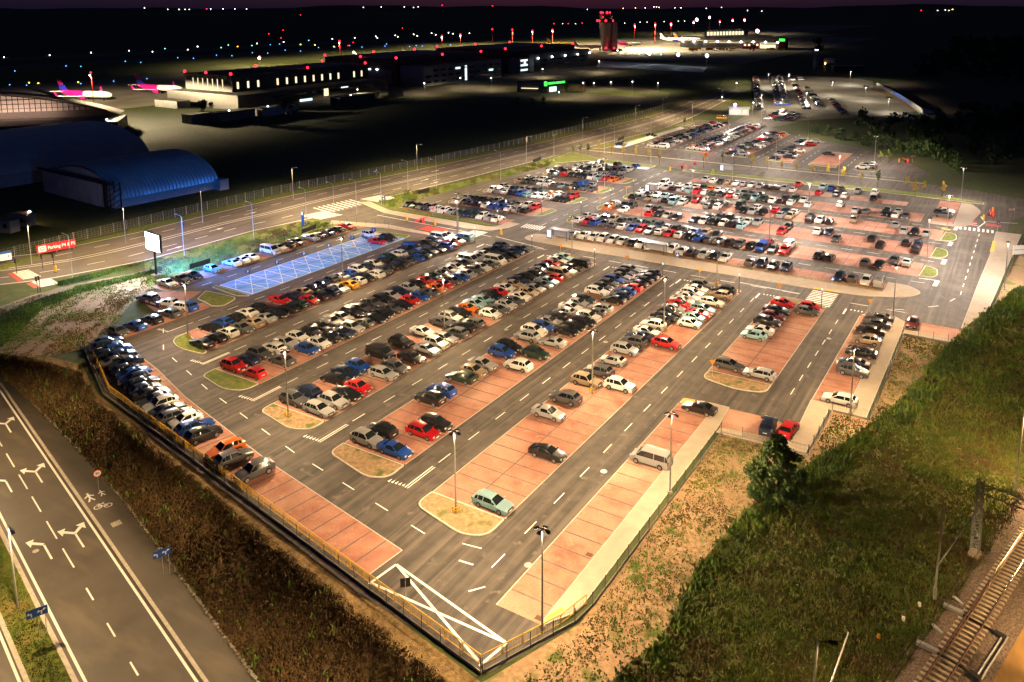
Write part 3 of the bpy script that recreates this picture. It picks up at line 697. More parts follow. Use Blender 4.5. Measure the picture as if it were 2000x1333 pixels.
# point machines
def machine(s, lab):
    t = thing('point_machine', lab, 'rail equipment', (0,0,0), 0, 'point machines on the track')
    mb = MB(); mb.bar((*rp(s,1.9),.42), (*rp(s+.15,.25),.42), .42, .3); mb.build('motor_box', 'galv', t)
    mb = MB(); mb.bar((*rp(s+.1,1.0),.36), (*rp(s-.1,-2.9),.36), .12, .1); mb.build('stretcher_bar', 'darkmetal', t)
    mb = MB(); mb.bar((*rp(s-.1,-2.4),.38), (*rp(s-.3,-3.3),.38), .5, .26); mb.build('lock_box', 'darkmetal', t)
machine(3.4, 'grey point machine across the rails nearest the picture bottom'); machine(9.6, 'dark point machine across the rails, second from the picture bottom')
t = thing('pipe_pair', 'two steel pipes lying beside the rails between the point machines', 'pipes', (0,0,0))
for n in (-3.0, -3.35):
    mb = MB(); mb.tube([(*rp(3.2,n),.4), (*rp(9.6,n-.1),.4)], .08, 8); mb.build('pipe', 'galv', t)
for s, n, lab in ((6.6,1.75,'lower grey cable box left of the rails'), (11.5,1.7,'upper grey cable box left of the rails')):
    mb = MB(); mb.bar((*rp(s,n),.3), (*rp(s-.5,n-1.0),.3), .24, .2); tag(mb.build('cable_box', 'galv'), lab, 'box', 'cable boxes by the rails')
for s, n, lab, m in ((8.4,3.6,'upper white marker stone beside the track','white'), (5.6,3.9,'lower white marker stone beside the track','white'), (2.0,4.6,'small orange marker cap in the grass by the track','signorange')):
    mb = MB(); mb.tube([(*rp(s,n),0),(*rp(s,n),.35),(*rp(s,n),.42)], [.16,.14,.05], 8); tag(mb.build('marker_post', m), lab, 'marker')
# lattice catenary mast and poles, some with assumed lamps
def lattice(name, lab, base, H, w0, w1, arm):
    t = thing(name, lab, 'mast', (*base,0), ang)
    mb = MB()
    cs = [(-1,-1),(1,-1),(1,1),(-1,1)]
    for a, b in cs: mb.bar((a*w0,b*w0,.5), (a*w1,b*w1,H), .09)
    mb.build('corner_posts', 'galv', t)
    mb = MB(); k = 11
    for i in range(k):
        f0, f1 = i/k, (i+1)/k; w_a = w0+(w1-w0)*f0; w_b = w0+(w1-w0)*f1; za, zb = .5+(H-.5)*f0, .5+(H-.5)*f1
        for j in range(4):
            c0, c1 = cs[j], cs[(j+1)%4]
            if i % 2: c0, c1 = c1, c0
            mb.bar((c0[0]*w_a,c0[1]*w_a,za), (c1[0]*w_b,c1[1]*w_b,zb), .05); mb.bar((c0[0]*w_b,c0[1]*w_b,zb), (c1[0]*w_b,c1[1]*w_b,zb), .04)
    mb.build('lattice', 'galv', t)
    mb = MB(); mb.box((0,0,.25), (1.1,1.1,.5), 0, 0, .8); mb.build('footing', 'concrete', t)
    mb = MB()
    for zz in (H-.3, H-1.3): mb.bar((0,0,zz), (-arm,0,zz), .1)
    for i in range(6): mb.bar((-arm*i/6,0,H-.3-(i%2)), (-arm*(i+1)/6,0,H-.3-((i+1)%2)), .05)
    mb.bar((-arm*.5,0,H-1.3), (-arm*.6,0,H-2.8), .06); mb.bar((-arm*.5,0,H-2.8), (-arm*.9,0,H-2.6), .05)
    mb.build('cantilever', 'galv', t); return t
def rail_lamp(loc, w):
    d = bpy.data.lights.new('lamp_light', 'SPOT'); d.energy = w; d.color = (1,.62,.26); d.spot_size = rad(150); d.spot_blend = .6; d.shadow_soft_size = .2
    return d
lattice('catenary_mast', 'lattice steel catenary mast standing beside the railway', G(1903,1085), 8.2, .36, .24, 5.5)
def pole(base, H, lab, stay, r=.11, head=False, power=0):
    t = thing('railway_pole', lab, 'pole', (*base,0))
    mb = MB(); mb.tube([(0,0,0),(0,0,1.3)], r*1.5, 10); mb.tube([(0,0,1.3),(.15,.1,H)], [r,r*.75], 10); mb.build('shaft', 'galv', t)
    if stay: mb = MB(); mb.tube([(0.1,.1,stay[0]), stay[1]], .05, 6); mb.build('stay', 'galv', t)
    if head:
        mb = MB(); mb.bar((.1,.1,H-.1), (.9,.3,H+.1), .08); mb.box((1.2,.35,H+.12), (.7,.3,.12), .3); mb.build('lamp_head', 'darkmetal', t); link('lamp_light', rail_lamp(0, power), t, (1.2,.35,H)) if power else None
pole(G(1825,1172), 9.6, 'tall galvanised pole with a slanting stay beside the lattice mast', (3.6, (2.6,4.4,7.2)))
pole(G(1982,963), 10, 'tall pole with an assumed lamp head at the right picture edge above the railway', None, .11, True, 22000)  # lamp head on this pole is assumed, added to light the track
pole(G(1583,1420), 7.4, 'short pole with small dark lamp head at the bottom edge', None, .1, True, 2500)
pole(rp(9,-10.5), 10, 'assumed lamp pole, out of view, beside the sand track right of the railway', None, .11, True, 26000)  # assumed lamp pole, out of view, added to light sand and rails
t = thing('railway_pole', 'slanting pale pole at the bottom right edge of the picture', 'pole', (*G(1600,1400),0))
mb = MB(); mb.tube([(0,0,0),(1.1,4.4,4.6)], [.09,.06], 8); mb.build('shaft', 'galv', t)
t = thing('overhead_wire', 'overhead wires running above the railway', 'wires', (0,0,0))
for n, h in ((-.72,6.4), (-.72,7.6)):
    mb = MB(); mb.tube([(*rp(-30,n),h),(*rp(20,n),h-.2),(*rp(130,n),h)], .02, 5); mb.build('wire', 'darkmetal', t)
# bare hollow in the rough grass
mb = MB(); c = G(1610,1035); P = [(c[0]+math.cos(a)*2.4*(1+.15*math.sin(3*a)), c[1]+math.sin(a)*1.5*(1+.1*math.sin(2*a+1))) for a in np.linspace(0, 2*math.pi, 22)[:-1]]
mb.sheet(P, .03); struct(mb.build('bare_hollow', 'soil'))
# ------------------------------------------------------------------ cars
KIND = {  # length, width, height, hood z, belt z, cowl x, roof front x, roof rear x, tail base x, tail z, wheelbase front/rear, wheel radius
 'h': dict(L=4.15,W=1.78,H=1.48,hz=.96,bz=.95,cx=.98,rf=.22,rr=-1.30,tb=-1.88,tz=1.00,fw=1.28,rw=-1.30,wr=.31,name='hatchback'),
 's': dict(L=4.68,W=1.82,H=1.44,hz=.93,bz=.94,cx=.98,rf=.18,rr=-.95,tb=-1.72,tz=1.02,fw=1.38,rw=-1.36,wr=.32,name='saloon'),
 'e': dict(L=4.70,W=1.82,H=1.48,hz=.93,bz=.95,cx=1.02,rf=.25,rr=-1.70,tb=-2.14,tz=1.02,fw=1.38,rw=-1.36,wr=.32,name='estate car'),
 'u': dict(L=4.50,W=1.86,H=1.66,hz=1.06,bz=1.06,cx=.98,rf=.32,rr=-1.50,tb=-2.00,tz=1.12,fw=1.33,rw=-1.33,wr=.36,name='SUV'),
 'v': dict(L=5.05,W=1.94,H=1.94,hz=1.12,bz=1.12,cx=1.80,rf=1.02,rr=-2.28,tb=-2.44,tz=1.15,fw=1.62,rw=-1.48,wr=.34,name='van'),
 'c': dict(L=3.75,W=1.70,H=1.46,hz=.98,bz=.95,cx=1.02,rf=.42,rr=-1.35,tb=-1.68,tz=1.00,fw=1.22,rw=-1.22,wr=.31,name='small car')}
def interp(x, pts):
    for (a, va), (b, vb) in zip(pts[:-1], pts[1:]):
        if x <= b: return va+(vb-va)*(x-a)/(b-a)
    return pts[-1][1]
def section(k, x):
    h = k['L']/2; W2 = k['W']/2
    e = abs(x)/h; w = W2*(1-.16*max(0,(e-.72)/.28)**2.2)
    zt = interp(x, [(-h,k['tz']-.10),(-h+.06,k['tz']-.02),(k['tb'],k['tz']),(k['rr'],k['H']-.05),(k['rr']+.45,k['H']),(k['rf']-.35,k['H']),(k['rf'],k['H']-.045),(k['cx'],k['hz']),(h-.35,k['hz']-.16),(h-.08,k['hz']-.26),(h,k['hz']-.38)])
    base = interp(x, [(-h,k['tz']-.06),(k['tb'],k['tz']-.02),(k['cx'],k['hz']),(h,k['hz']-.38)])
    t = max(0, min(1, (zt-base)/(k['H']-max(k['hz'],k['tz']))))
    zb = min(k['bz']+.03*(1-(x+h)/(2*h)), zt-.05) if t > .02 else zt-.07
    zb = min(zb, zt-.04)
    wr = w*(.90*(1-t)+.70*t) if k['name'] != 'van' else w*(.92*(1-t)+.84*t)
    zs = .24; arch = zs
    for xw in (k['fw'], k['rw']):
        R = k['wr']+.07; d = abs(x-xw)
        if d < R: arch = max(arch, k['wr']+math.sqrt(max(0, R*R-d*d)))
    zf = .22 if e < .93 else .30
    zm = max(.58, arch+.04)
    return [(0,zf), (w*.80, max(zf, arch if arch > zs else zf)), (w*.985, max(arch, zs)), (w, min(zm, zb-.02)), (w*.972, zb), (wr, zt-.055*t-.015), (wr*.6, zt-.004), (0, zt)]
def car_stations(k, fine=True):
    h = k['L']/2; xs = [-h, -h+.06, k['tb'], k['rr'], k['rf'], k['cx'], h-.35, h-.08, h]
    for xw in (k['fw'], k['rw']):
        R = k['wr']+.07
        xs += [xw+R*math.cos(a) for a in (np.linspace(0, math.pi, 9) if fine else (0, math.pi/2, math.pi))]
    if fine: xs += [k['rr']+.45, k['rf']-.35, (k['rr']+k['rf'])/2, (k['cx']+k['rf'])/2, (k['tb']+k['rr'])/2, 0]
    o = []
    for x in sorted(xs):
        if not o or x-o[-1] > .025: o.append(x)
    return o
def loft(mb, k, fine=True):
    xs = car_stations(k, fine); ring = []
    for x in xs:
        s = section(k, x); full = [(x,-y,z) for y, z in s[:0:-1]]+[(x,y,z) for y, z in s]
        ring.append(full[:-1])      # drop the duplicate top centre
    # ring order: right top edge ... bottom centre ... left ... ; close it with the top centre
    n = len(ring[0]); vs = [p for r in ring for p in r]; fs = []
    for i in range(len(xs)-1):
        for j in range(n): fs.append((i*n+j, i*n+(j+1)%n, (i+1)*n+(j+1)%n, (i+1)*n+j))
    fs.append(tuple(range(n-1,-1,-1))); fs.append(tuple((len(xs)-1)*n+j for j in range(n)))
    mb.add(vs, fs)
def patch(mb, k, xa, xb, fa, fb, i0, i1, side, off, nx=4, shrink=0):
    """panel lying on the body between section points i0 and i1"""
    g = []
    for x in np.linspace(xa, xb, nx):
        s = section(k, x); a = np.array(s[i0]); b = np.array(s[i1])
        row = []
        for f in (fa, fb):
            p = a+(b-a)*f; row.append((x, side*p[0], p[1]))
        g.append(row)
    vs = [p for r in g for p in r]; nrm = off
    vs = [(x+nrm[0], y+nrm[1]*side, z+nrm[2]) for x, y, z in vs]
    mb.add(vs, [((2*i,2*i+1,2*i+3,2*i+2) if side < 0 else (2*i+2,2*i+3,2*i+1,2*i)) for i in range(nx-1)])
def top_glass(mb, k, xa, xb, off):
    g = []
    for x in np.linspace(xa, xb, 4):
        s = section(k, x); g.append([(x+off[0], y*q, z+off[2]) for y, z, q in ((s[5][0]*.93, s[5][1], 1), (s[6][0], s[6][1], 1), (0, s[7][1], 1), (s[6][0], s[6][1], -1), (s[5][0]*.93, s[5][1], -1))])
    n = 5; vs = [p for r in g for p in r]
    mb.add(vs, [(i*n+j, (i+1)*n+j, (i+1)*n+j+1, i*n+j+1) for i in range(3) for j in range(4)])
CARM = {}
for kk, k in KIND.items():
    h = k['L']/2; d = {}
    mb = MB(); loft(mb, k)
    pass
    for s in (-1, 1): mb.box((k['cx']-.12, s*(k['W']/2+.07), k['bz']+.06), (.12,.20,.13))
    if kk in 'eu':
        for s in (-1, 1): mb.bar((k['rf']-.3, s*k['W']*.335, k['H']+.01), (k['rr']+.3, s*k['W']*.335, k['H']+.01), .04)
    d['body'] = mb.mesh('body', 'carpaint', 26)
    mb = MB(); mb.box((0,0,0), (.06,k['W']*.56,.16)); mb.box((0,0,-.24), (.07,k['W']*.74,.12)); d['grille'] = mb.mesh('grille', 'trim')
    mb = MB(); mb.box((0,0,0), (k['fw']-k['rw']-2*k['wr']-.2,k['W']+.012,.14)); d['sill_trim'] = mb.mesh('sill_trim', 'trim')
    mb = MB(); top_glass(mb, k, k['rf']+.02, k['cx']-.03, (.012,0,.014)); d['windscreen'] = mb.mesh('windscreen', 'glass', 60)
    mb = MB(); top_glass(mb, k, k['tb']+.10, k['rr']-.03, (-.012,0,.014)); d['rear_window'] = mb.mesh('rear_window', 'glass', 60)
    for s, nm in ((-1,'side_window'), (1,'side_window_')):
        mb = MB(); m = (k['rf']+k['rr'])/2-.05; xe = k['rr']+(.25 if kk in 'hsc' else -.10)
        patch(mb, k, k['cx']-.28, k['rf']+.05, .04, .80, 4, 5, s, (0,.012,.004)); patch(mb, k, k['rf']+.05, m+.05, .04, .96, 4, 5, s, (0,.012,.004)); patch(mb, k, m-.03, xe+.35, .04, .96, 4, 5, s, (0,.012,.004)); patch(mb, k, xe+.30, xe-.08, .06, .9, 4, 5, s, (0,.012,.004))
        d[nm] = mb.mesh('side_window', 'glass')
    mb = MB(); r = k['wr']; wd = .2
    for yy in (-wd/2, wd/2): pass
    mb.tube([(0,-wd/2,0),(0,-wd/2+.03,0),(0,wd/2-.03,0),(0,wd/2,0)], [r*.93,r,r,r*.93], 16, 0)
    mb.tube([(0,-wd/2-.012,0),(0,wd/2+.012,0)], r*.66, 12, 1)
    d['wheel'] = mb.mesh('wheel', ['tyre', 'rim'], 50)
    mb = MB(); mb.box((0,0,0), (.14,.36,.13), 0, 0, .8); d['headlight'] = mb.mesh('headlight', 'headlight')
    mb = MB(); mb.box((0,0,0), (.12,.30,.16 if kk != 'v' else .34), 0, 0, .9); d['taillight'] = mb.mesh('taillight', 'taillight')
    mb = MB(); mb.box((0,0,0), (.03,.52,.11)); d['number_plate'] = mb.mesh('number_plate', 'plate')
    W2 = k['W']/2
    zf = k['hz']-.30
    d['_lay'] = [('body',(0,0,0)), ('windscreen',(0,0,0)), ('rear_window',(0,0,0)), ('side_window',(0,0,0)), ('side_window_',(0,0,0))] + \
        [('wheel',(x,s*(W2-.105),k['wr'])) for x in (k['fw'],k['rw']) for s in (-1,1)] + \
        [('headlight',(h-.09,s*(W2-.30),zf)) for s in (-1,1)] + [('taillight',(-h+.075,s*(W2-.24),k['tz']-.16)) for s in (-1,1)] + \
        [('grille',(h-.012,0,k['hz']-.34)), ('sill_trim',((k['fw']+k['rw'])/2,0,.30)), ('number_plate',(h+.03,0,.44)), ('number_plate',(-h-.012,0,.66))]
    CARM[kk] = d
COLS = {'w':((.66,.65,.63),'white'), 's':((.30,.30,.305),'silver'), 'g':((.075,.075,.08),'grey'), 'k':((.012,.012,.014),'black'), 'n':((.010,.020,.055),'navy'), 'b':((.010,.055,.30),'bright blue'),
        'r':((.46,.010,.014),'red'), 'm':((.11,.014,.012),'maroon'), 'o':((.60,.13,.010),'orange'), 'y':((.66,.33,.008),'yellow'), 't':((.20,.34,.38),'pale blue'), 'd':((.30,.22,.145),'beige'), 'e':((.012,.035,.022),'dark green')}
NCAR = [0]
def car(code, x, y, heading, label, group='cars parked in the front car park', z=.03):
    k = code[1].lower(); c, _ = COLS[code[0]]
    t = thing('parked_car' if k != 'v' else 'parked_van', label, 'car' if k != 'v' else 'van', (x,y,z), heading, group)
    jit = 1+random.uniform(-.10,.10); cc = tuple(min(.85, v*jit) for v in c)
    for nm, off in CARM[k]['_lay']:
        o = bpy.data.objects.new(nm.rstrip('_'), CARM[k][nm]); COL.objects.link(o); o.parent = t; o.location = off
        if nm == 'body': o.color = (*cc, 1)
    NCAR[0] += 1
    return t
def cdesc(code): return COLS[code[0]][1]+' '+KIND[code[1].lower()]['name']
# rows: strip, side, list of (slot, code); lower-case type faces right (+x), upper-case faces left
def parse(txt, start=0):
    o = []; s = start
    for w in txt.split():
        if w == '.': s += 1; continue
        if ':' in w: a, w = w.split(':'); s = float(a)
        o.append((s, w)); s += 1
    return o
ROWS = {
 'S1a': parse('kS bH kH wS kU . rs nS dS kH nH gU wS bH wu nH ws kH eh wU nu bv kh ks nh wv ws', 1),
 'S1b': parse('kS kH wH gs dS sS ks kE eH rh kU nU ws yS wH kh wE gh kH kh gh bE es nh ks bU rs ws tV', -1),
 'S2a': parse('ru nS gu wE ss wh kh ks su ss ku gs gu ku ss ns sh kh rs es gs ss ws kh sv ss ws kh nS nh'),
 'S2b': parse('rC . gS . bh wh kh ns su gH ks ks gs ks rh bh gS oh rh gh bh sh gu ws gs wv ku kS ns ns'),
 'S3a': parse('gu nU . kS ns bh . kv . ku . ws . gs wu ku oh ts ts ku rs ws ds ns ks kH ss ns rh ss ts'),
 'S3b': parse('se su ks rh . se ge 7.6:ks 9:ss wu ss gU kU gE . wh gs sh gs ws dh ss gs ts rH dv ws ks kV'),
 'S4a': parse('su kU 5:kU bU 8:eE dh ss 12:bu ku 15:sU wu be ss kS sH ws sh es 25:we kh gh be gs kh ge'),
 'S4b': parse('bs 2:re ku 11:wU 13:eu 15:sS 17:kh kh ku wu gH sE 24:kS nH bH rH kS kS kS kS'),
 'Ma': parse('8.2:ss 10.1:gU 12.5:du 14:gU 15.8:sH 17.6:su 19:gU 20:nS 21:ws 22.2:wU 23.1:kH 24:ks 24.9:kh 25.8:ss 26.8:rs 27.7:ws 28.7:ws 29.6:we 30.5:ws 31.5:gu'),
 'Mb': parse('0.1:te 4.8:ks 13:wu 19.8:ru 23.8:wh 24.9:th 25.8:rs 26.8:te 28.4:we 30.1:dU 31.3:kU'),
 'Ea': parse('0.2:ge 5.4:tH 6.5:wS 8.1:ku 9.4:mh 10.6:ks 12.2:rh'),
 'Eb': parse('0:sE 11.6:gh 12.6:rc')}
DEF = {n: (x0, x1, ph) for n, x0, x1, _, _, ph in STRIPS}
STRIPNAME = {'S1': 'first brick strip past blue bays', 'S2': 'second brick strip past blue bays', 'S3': 'third brick strip past blue bays', 'S4': 'fourth brick strip past blue bays', 'M': 'fifth brick strip past blue bays', 'E': 'short strip beyond the lone tree'}
for rk, lst in ROWS.items():
    s, side = rk[:-1], rk[-1]; x0, x1, ph = DEF[s]
    for i, (sl_, code) in enumerate(lst):
        L = KIND[code[1].lower()]['L']
        x = (x0+2.55 if side == 'a' else x1-2.45)+random.uniform(-.22,.22); y = ph+2.5*sl_+1.25+random.uniform(-.12,.12)
        hd = (0 if code[1].islower() else math.pi)+random.uniform(-.02,.02)
        car(code, x, y, hd, '%s, %s from near end, %s side, %s' % (cdesc(code), ordinal(i+1), 'left' if side == 'a' else 'right', STRIPNAME[s]))
def car_at(code, px, py, hd, label, **k):
    x, y = G(px, py, .6); car(code, x, y, hd, label, **k)
PI = math.pi
for code, px, py, lab in (('gS',1718,620,'topmost'),('gS',1712,632,'second from the top'),('kS',1700,646,'third from the top'),('dU',1693,665,'fourth from the top'),('kE',1682,689,'fifth from the top'),('kS',1668,710,'sixth from the top'),('gu',1666,725,'seventh from the top'),('wE',1640,780,'lowest')):
    car_at(code, px, py, 0 if code[1].islower() else PI, '%s, %s in the single row by the right-hand fence' % (cdesc(code), lab))
car_at('sV', 1272, 897, PI, 'silver minibus parked alone on the right strip beside a lamp mast')
car_at('kS', 1366, 797, PI, 'black saloon at the far end of the right strip by the kerb')
car_at('nu', 1500, 832, PI/2+.1, 'navy SUV partly hidden behind the lone tree'); car_at('rh', 1541, 838, PI/2-.05, 'red hatchback with raised boot just right of the lone tree')
car_at('ms', 1782, 630, -PI/2, 'maroon saloon parked alone at the top right brick bay')
# rows on the left edge
FS = [(497,922,'gU'),(456,897,'gu'),(441,880,'oU'),(397,851,'ku'),(380,834,'be'),(362,822,'wH'),(344,812,'ge'),(330,803,'ns'),(318,795,'wU'),(306,785,'gS'),(299,776,'ks'),(289,765,'nh'),(281,755,'ke'),(271,746,'nH'),(262,737,'bs'),(255,727,'kh'),(247,718,'nS'),(239,710,'gs'),(232,702,'nh'),(227,695,'ks'),(221,688,'bh'),(214,680,'nu'),(209,672,'ns')]
prev = None
for i, (px, py, code) in enumerate(FS):
    x, y = G(px, py, .5); 
    # perpendicular to the railing
    for a, b in zip(RS[:-1], RS[1:]):
        if min(a[0],b[0])-1 <= x <= max(a[0],b[0])+1: d_ = np.array(b)-np.array(a)
    hd = math.atan2(-d_[0], d_[1]); hd = hd if math.sin(hd) > 0 else hd+PI
    if prev is not None and math.hypot(x-prev[0], y-prev[1]) < 2.15:
        u = np.array([x-prev[0], y-prev[1]]); u = u/np.linalg.norm(u)*2.2; x, y = prev[0]+u[0], prev[1]+u[1]
    prev = (x, y)
    car(code, x, y, hd if code[1].islower() else hd+PI, '%s, %s from the near end of the row along the yellow railing' % (cdesc(code), ordinal(i+1)), 'cars parked along the yellow railing')
for i, (px, py, code) in enumerate(((237,650,'gh'),(270,638,'bS'),(305,627,'kE'),(340,614,'gE'),(374,602,'bU'))):
    x, y = G(px, py, .6); car(code, -74.2, y, (0 if code[1].islower() else PI), '%s, %s from left in the row of five by the waste ground' % (cdesc(code), ordinal(i+1)))
car_at('nE', 289, 582, PI*.04+PI, 'dark blue estate car behind the purple banner on the left'); car_at('wh', 329, 592, PI+.25, 'white hatchback, left of the white pair by the purple banner'); car_at('wU', 352, 600, PI+.25, 'white SUV, right of the white pair by the purple banner')
for i, (px, py, code) in enumerate(((322,552,'ss'),(347,543,'ks'),(372,537,'ks'),(409,524,'th'),(447,512,'wS'),(465,507,'wS'),(485,502,'wS'),(524,489,'wv'),(543,484,'ws'),(559,478,'kS'),(574,472,'ks'),(603,464,'ss'),(621,461,'kS'),(637,455,'nS'),(659,449,'kS'),(676,442,'rs'))):
    x, y = G(px, py, .6); car(code, -89.2, y, (0 if code[1].islower() else PI), '%s, %s from the left in the row behind the blue bays' % (cdesc(code), ordinal(i+1)), 'cars in the row behind the blue bays')
car_at('wu', 722, 459, 0, 'white SUV at the far end of the blue bays'); car_at('rs', 738, 472, 0, 'red saloon parked on the blue bays'); car_at('ku', 758, 465, 0, 'black SUV at the far right corner of the blue bays')

# cars of the rear car parks: several hundred, joined
FARM = {}
for kk in 'hseuv':
    k = KIND[kk]; mb = MB(); loft(mb, k, False); nb = len(mb.f)
    top_glass(mb, k, k['rf']+.02, k['cx']-.03, (.02,0,.02)); top_glass(mb, k, k['tb']+.10, k['rr']-.03, (-.02,0,.02))
    for s in (-1, 1): patch(mb, k, k['cx']-.32, k['rr']+(.2 if kk in 'hs' else -.1), .10, .85, 4, 5, s, (0,.02,.006), 5)
    ng = len(mb.f)
    for x in (k['fw'],k['rw']):
        for s in (-1,1): mb.tube([(x,s*(k['W']/2-.2),k['wr']),(x,s*(k['W']/2-.01),k['wr'])], k['wr'], 8)
    nw = len(mb.f)
    for s in (-1,1): mb.box((k['L']/2-.06, s*(k['W']/2-.3), k['hz']-.30), (.14,.36,.14))
    nh_ = len(mb.f)
    for s in (-1,1): mb.box((-k['L']/2+.06, s*(k['W']/2-.26), k['tz']-.16), (.12,.3,.16))
    mi = [0]*nb+[1]*(ng-nb)+[2]*(nw-ng)+[3]*(nh_-nw)+[4]*(len(mb.f)-nh_)
    FARM[kk] = (np.array(mb.v), mb.f, mi)
FV, FF, FMI, FC = [], [], [], []; fo = 0; NFAR = 0
PAL = 'wwwwwwwwwssssssggggggkkkkkkkkkkknnbrrdteo'
def far_car(x, y, hd, kind=None, colr=None, z=.03):
    global fo, NFAR
    kk = kind or random.choice('hhsseeuuuhsv' if random.random() < .5 else 'hsseuu'); c = COLS[colr or random.choice(PAL)][0]; j = 1+random.uniform(-.15,.15)
    V, F_, mi = FARM[kk]; ca, sa = math.cos(hd), math.sin(hd)
    W_ = np.c_[x+V[:,0]*ca-V[:,1]*sa, y+V[:,0]*sa+V[:,1]*ca, V[:,2]+z]
    FV.append(W_); FF.extend([tuple(i+fo for i in f) for f in F_]); FMI.extend(mi); FC.extend([(c[0]*j,c[1]*j,c[2]*j,1)]*len(F_)); fo += len(V); NFAR += 1
# rear block: (row centre y, x from, x to, [density west, mid, east])
def fill(y, x0, x1, dens, along='x', step=2.5, flip=.5, pal=None):
    n = int((x1-x0)/step)
    for i in range(n):
        f = (i+.5)/n; dd = np.interp(f, np.linspace(0,1,len(dens)), dens)
        if random.random() > dd*1.2+.06: continue
        p = x0+step*(i+.5)+random.uniform(-.15,.15); hd = (-PI/2 if random.random() < flip else PI/2)+random.uniform(-.02,.02); q = y+random.uniform(-.2,.2)
        if along == 'x': far_car(p, q, hd, None, random.choice(pal) if pal else None)
        else: far_car(q, p, hd+PI/2, None, random.choice(pal) if pal else None)
WH = 'wwwwwssssgk'
fill(82.1, -38, 4, [.95,.95,.9,1,1,.95], pal=WH, flip=.8); fill(82.1, 5, 17, [1,1,.9], pal='wsgkkn', flip=.8); fill(82.1, 21, 34, [.4,1,1,.6], pal='wssgn', flip=.5)
fill(93.9, -43.5, 38, [1,.95,.9,.85,.75,.5,.35,.25,.5,.4], pal='wwsgkkkrnbg'); fill(98.8, -43.5, 38, [1,1,.95,.8,.6,.25,.25,.2,.5,.6])
fill(109.4, -43, 38.5, [.9,.2,.35,.7,.35,.3,.3,.25,.3,.4]); fill(114.3, -43, 38.5, [.8,.15,.3,.6,.5,.15,.25,.35,.35,.5])
fill(124.8, -42.5, 39, [1,.8,.4,.5,.3,.35,.35,.2,.4,.6]); fill(129.7, -42.5, 39, [1,.9,.6,.5,.3,.4,.35,.3,.4,.3])
fill(140.4, -41.5, 33, [1,1,1,.95,.7,.7,.5,.35,.3,.3]); fill(145.2, -41.5, 33, [1,1,.95,.8,.7,.6,.4,.3,.2,.2])
fill(157, -35, 28, [.5,.3,.8,.6,.7,.4,.5,.3,.35,.2]); fill(165, -8, 20, [.5,.3,.4,.1]); far_car(37.8,149,0,'e','k'); far_car(38.2,151.6,0,'s','w'); far_car(38,146.3,PI,'u','g')
fill(84.4, -92, -58, [.8,.9,1,1,1], flip=.8, pal='wsgkknbew'); far_car(-69.5,84.6,-PI/2,'v','n')
fill(95.0, -83, -56, [.9,1,.9], pal='wwsgknbk'); fill(99.8, -83, -56, [1,.5,.8])
for y, d in ((111,[1,1,1]), (115.9,[.9,1,.9]), (126.6,[1,.7,1]), (131.5,[.8,.4,.5]), (142.4,[1,1,1]), (147.2,[.9,1,.8])): fill(y, -82.3 if y < 135 else -80.5, -54.8, d)
fill(155, -78, -58, [.9,.9,.5]); fill(159.5, -78, -56, [.6,.5,.5]); far_car(-74,166.6,PI/2,'s','n'); far_car(-67,166.6,PI/2,'h','k'); far_car(-60,166.6,PI/2,'h','b')
for (x0, x1, y0, y1), da, db in zip(FARS, ([.8,.6,.3,.9,.9],[.8,.8,1,1,1],[.6,.3,.2,.5,.9],[.6,.5,.3,.3,.3],[.3,.15,.1,.2,.4],[.3,.2]), ([.7,.7,.5,.9,.8],[.8,.9,1,1,.9],[.8,.3,.2,.4,.6],[.5,.4,.2,.2,.2],[.3,.1,.1,.2,.3],[.5,.2])):
    fill(x0+2.5, y0, y1, da, 'y'); fill(x1-2.5, y0, y1, db, 'y')
far_car(-83,232,.1,'s','k'); far_car(-84,204,0,'h','n'); far_car(-85,207,0,'s','s')
# back car park columns
def column(a, b, dens, w=0):
    a = np.array(a); b = np.array(b); L = np.linalg.norm(b-a); d_ = (b-a)/L; nrm = np.array([-d_[1],d_[0]])
    for s in np.arange(0, L, 2.6):
        if random.random() < np.interp(s/L, np.linspace(0,1,len(dens)), dens):
            p = a+d_*s; far_car(p[0], p[1], math.atan2(nrm[1],nrm[0])+PI*random.randint(0,1))
for px0, py0, px1, py1, dens in ((1483,214,1475,150,[1,.9,.5,.8,.7]), (1520,206,1512,152,[.9,.95,.8,.6,.6,.7]), (1536,206,1522,150,[1,.9,.7,.7,.8,.8]), (1576,214,1545,152,[1,1,.6,.2,.1,.7]), (1600,208,1560,150,[1,.5,.1,.05,0,.6]), (1650,225,1622,195,[.6,.9,.7,.5]), (1500,234,1530,218,[1,1]), (1520,236,1545,224,[1,1]), (1540,236,1556,225,[1,1])):
    column(G(px0,py0), G(px1,py1), dens)
me = bpy.data.meshes.new('rear_parked_cars'); me.from_pydata(np.concatenate(FV).tolist(), [], FF)
for m_ in ('carpaint_far','glass','tyre','headlight','taillight'): me.materials.append(MT[m_])
me.polygons.foreach_set('material_index', FMI)
at = me.color_attributes.new('paint', 'FLOAT_COLOR', 'CORNER')
lt = np.zeros(len(me.polygons), int); me.polygons.foreach_get('loop_total', lt)
at.data.foreach_set('color', np.repeat(np.array(FC), lt, axis=0).ravel())
o = struct(link('rear_parked_cars', me), 'stuff'); o['label'] = 'hundreds of cars parked in rows in the rear car parks'
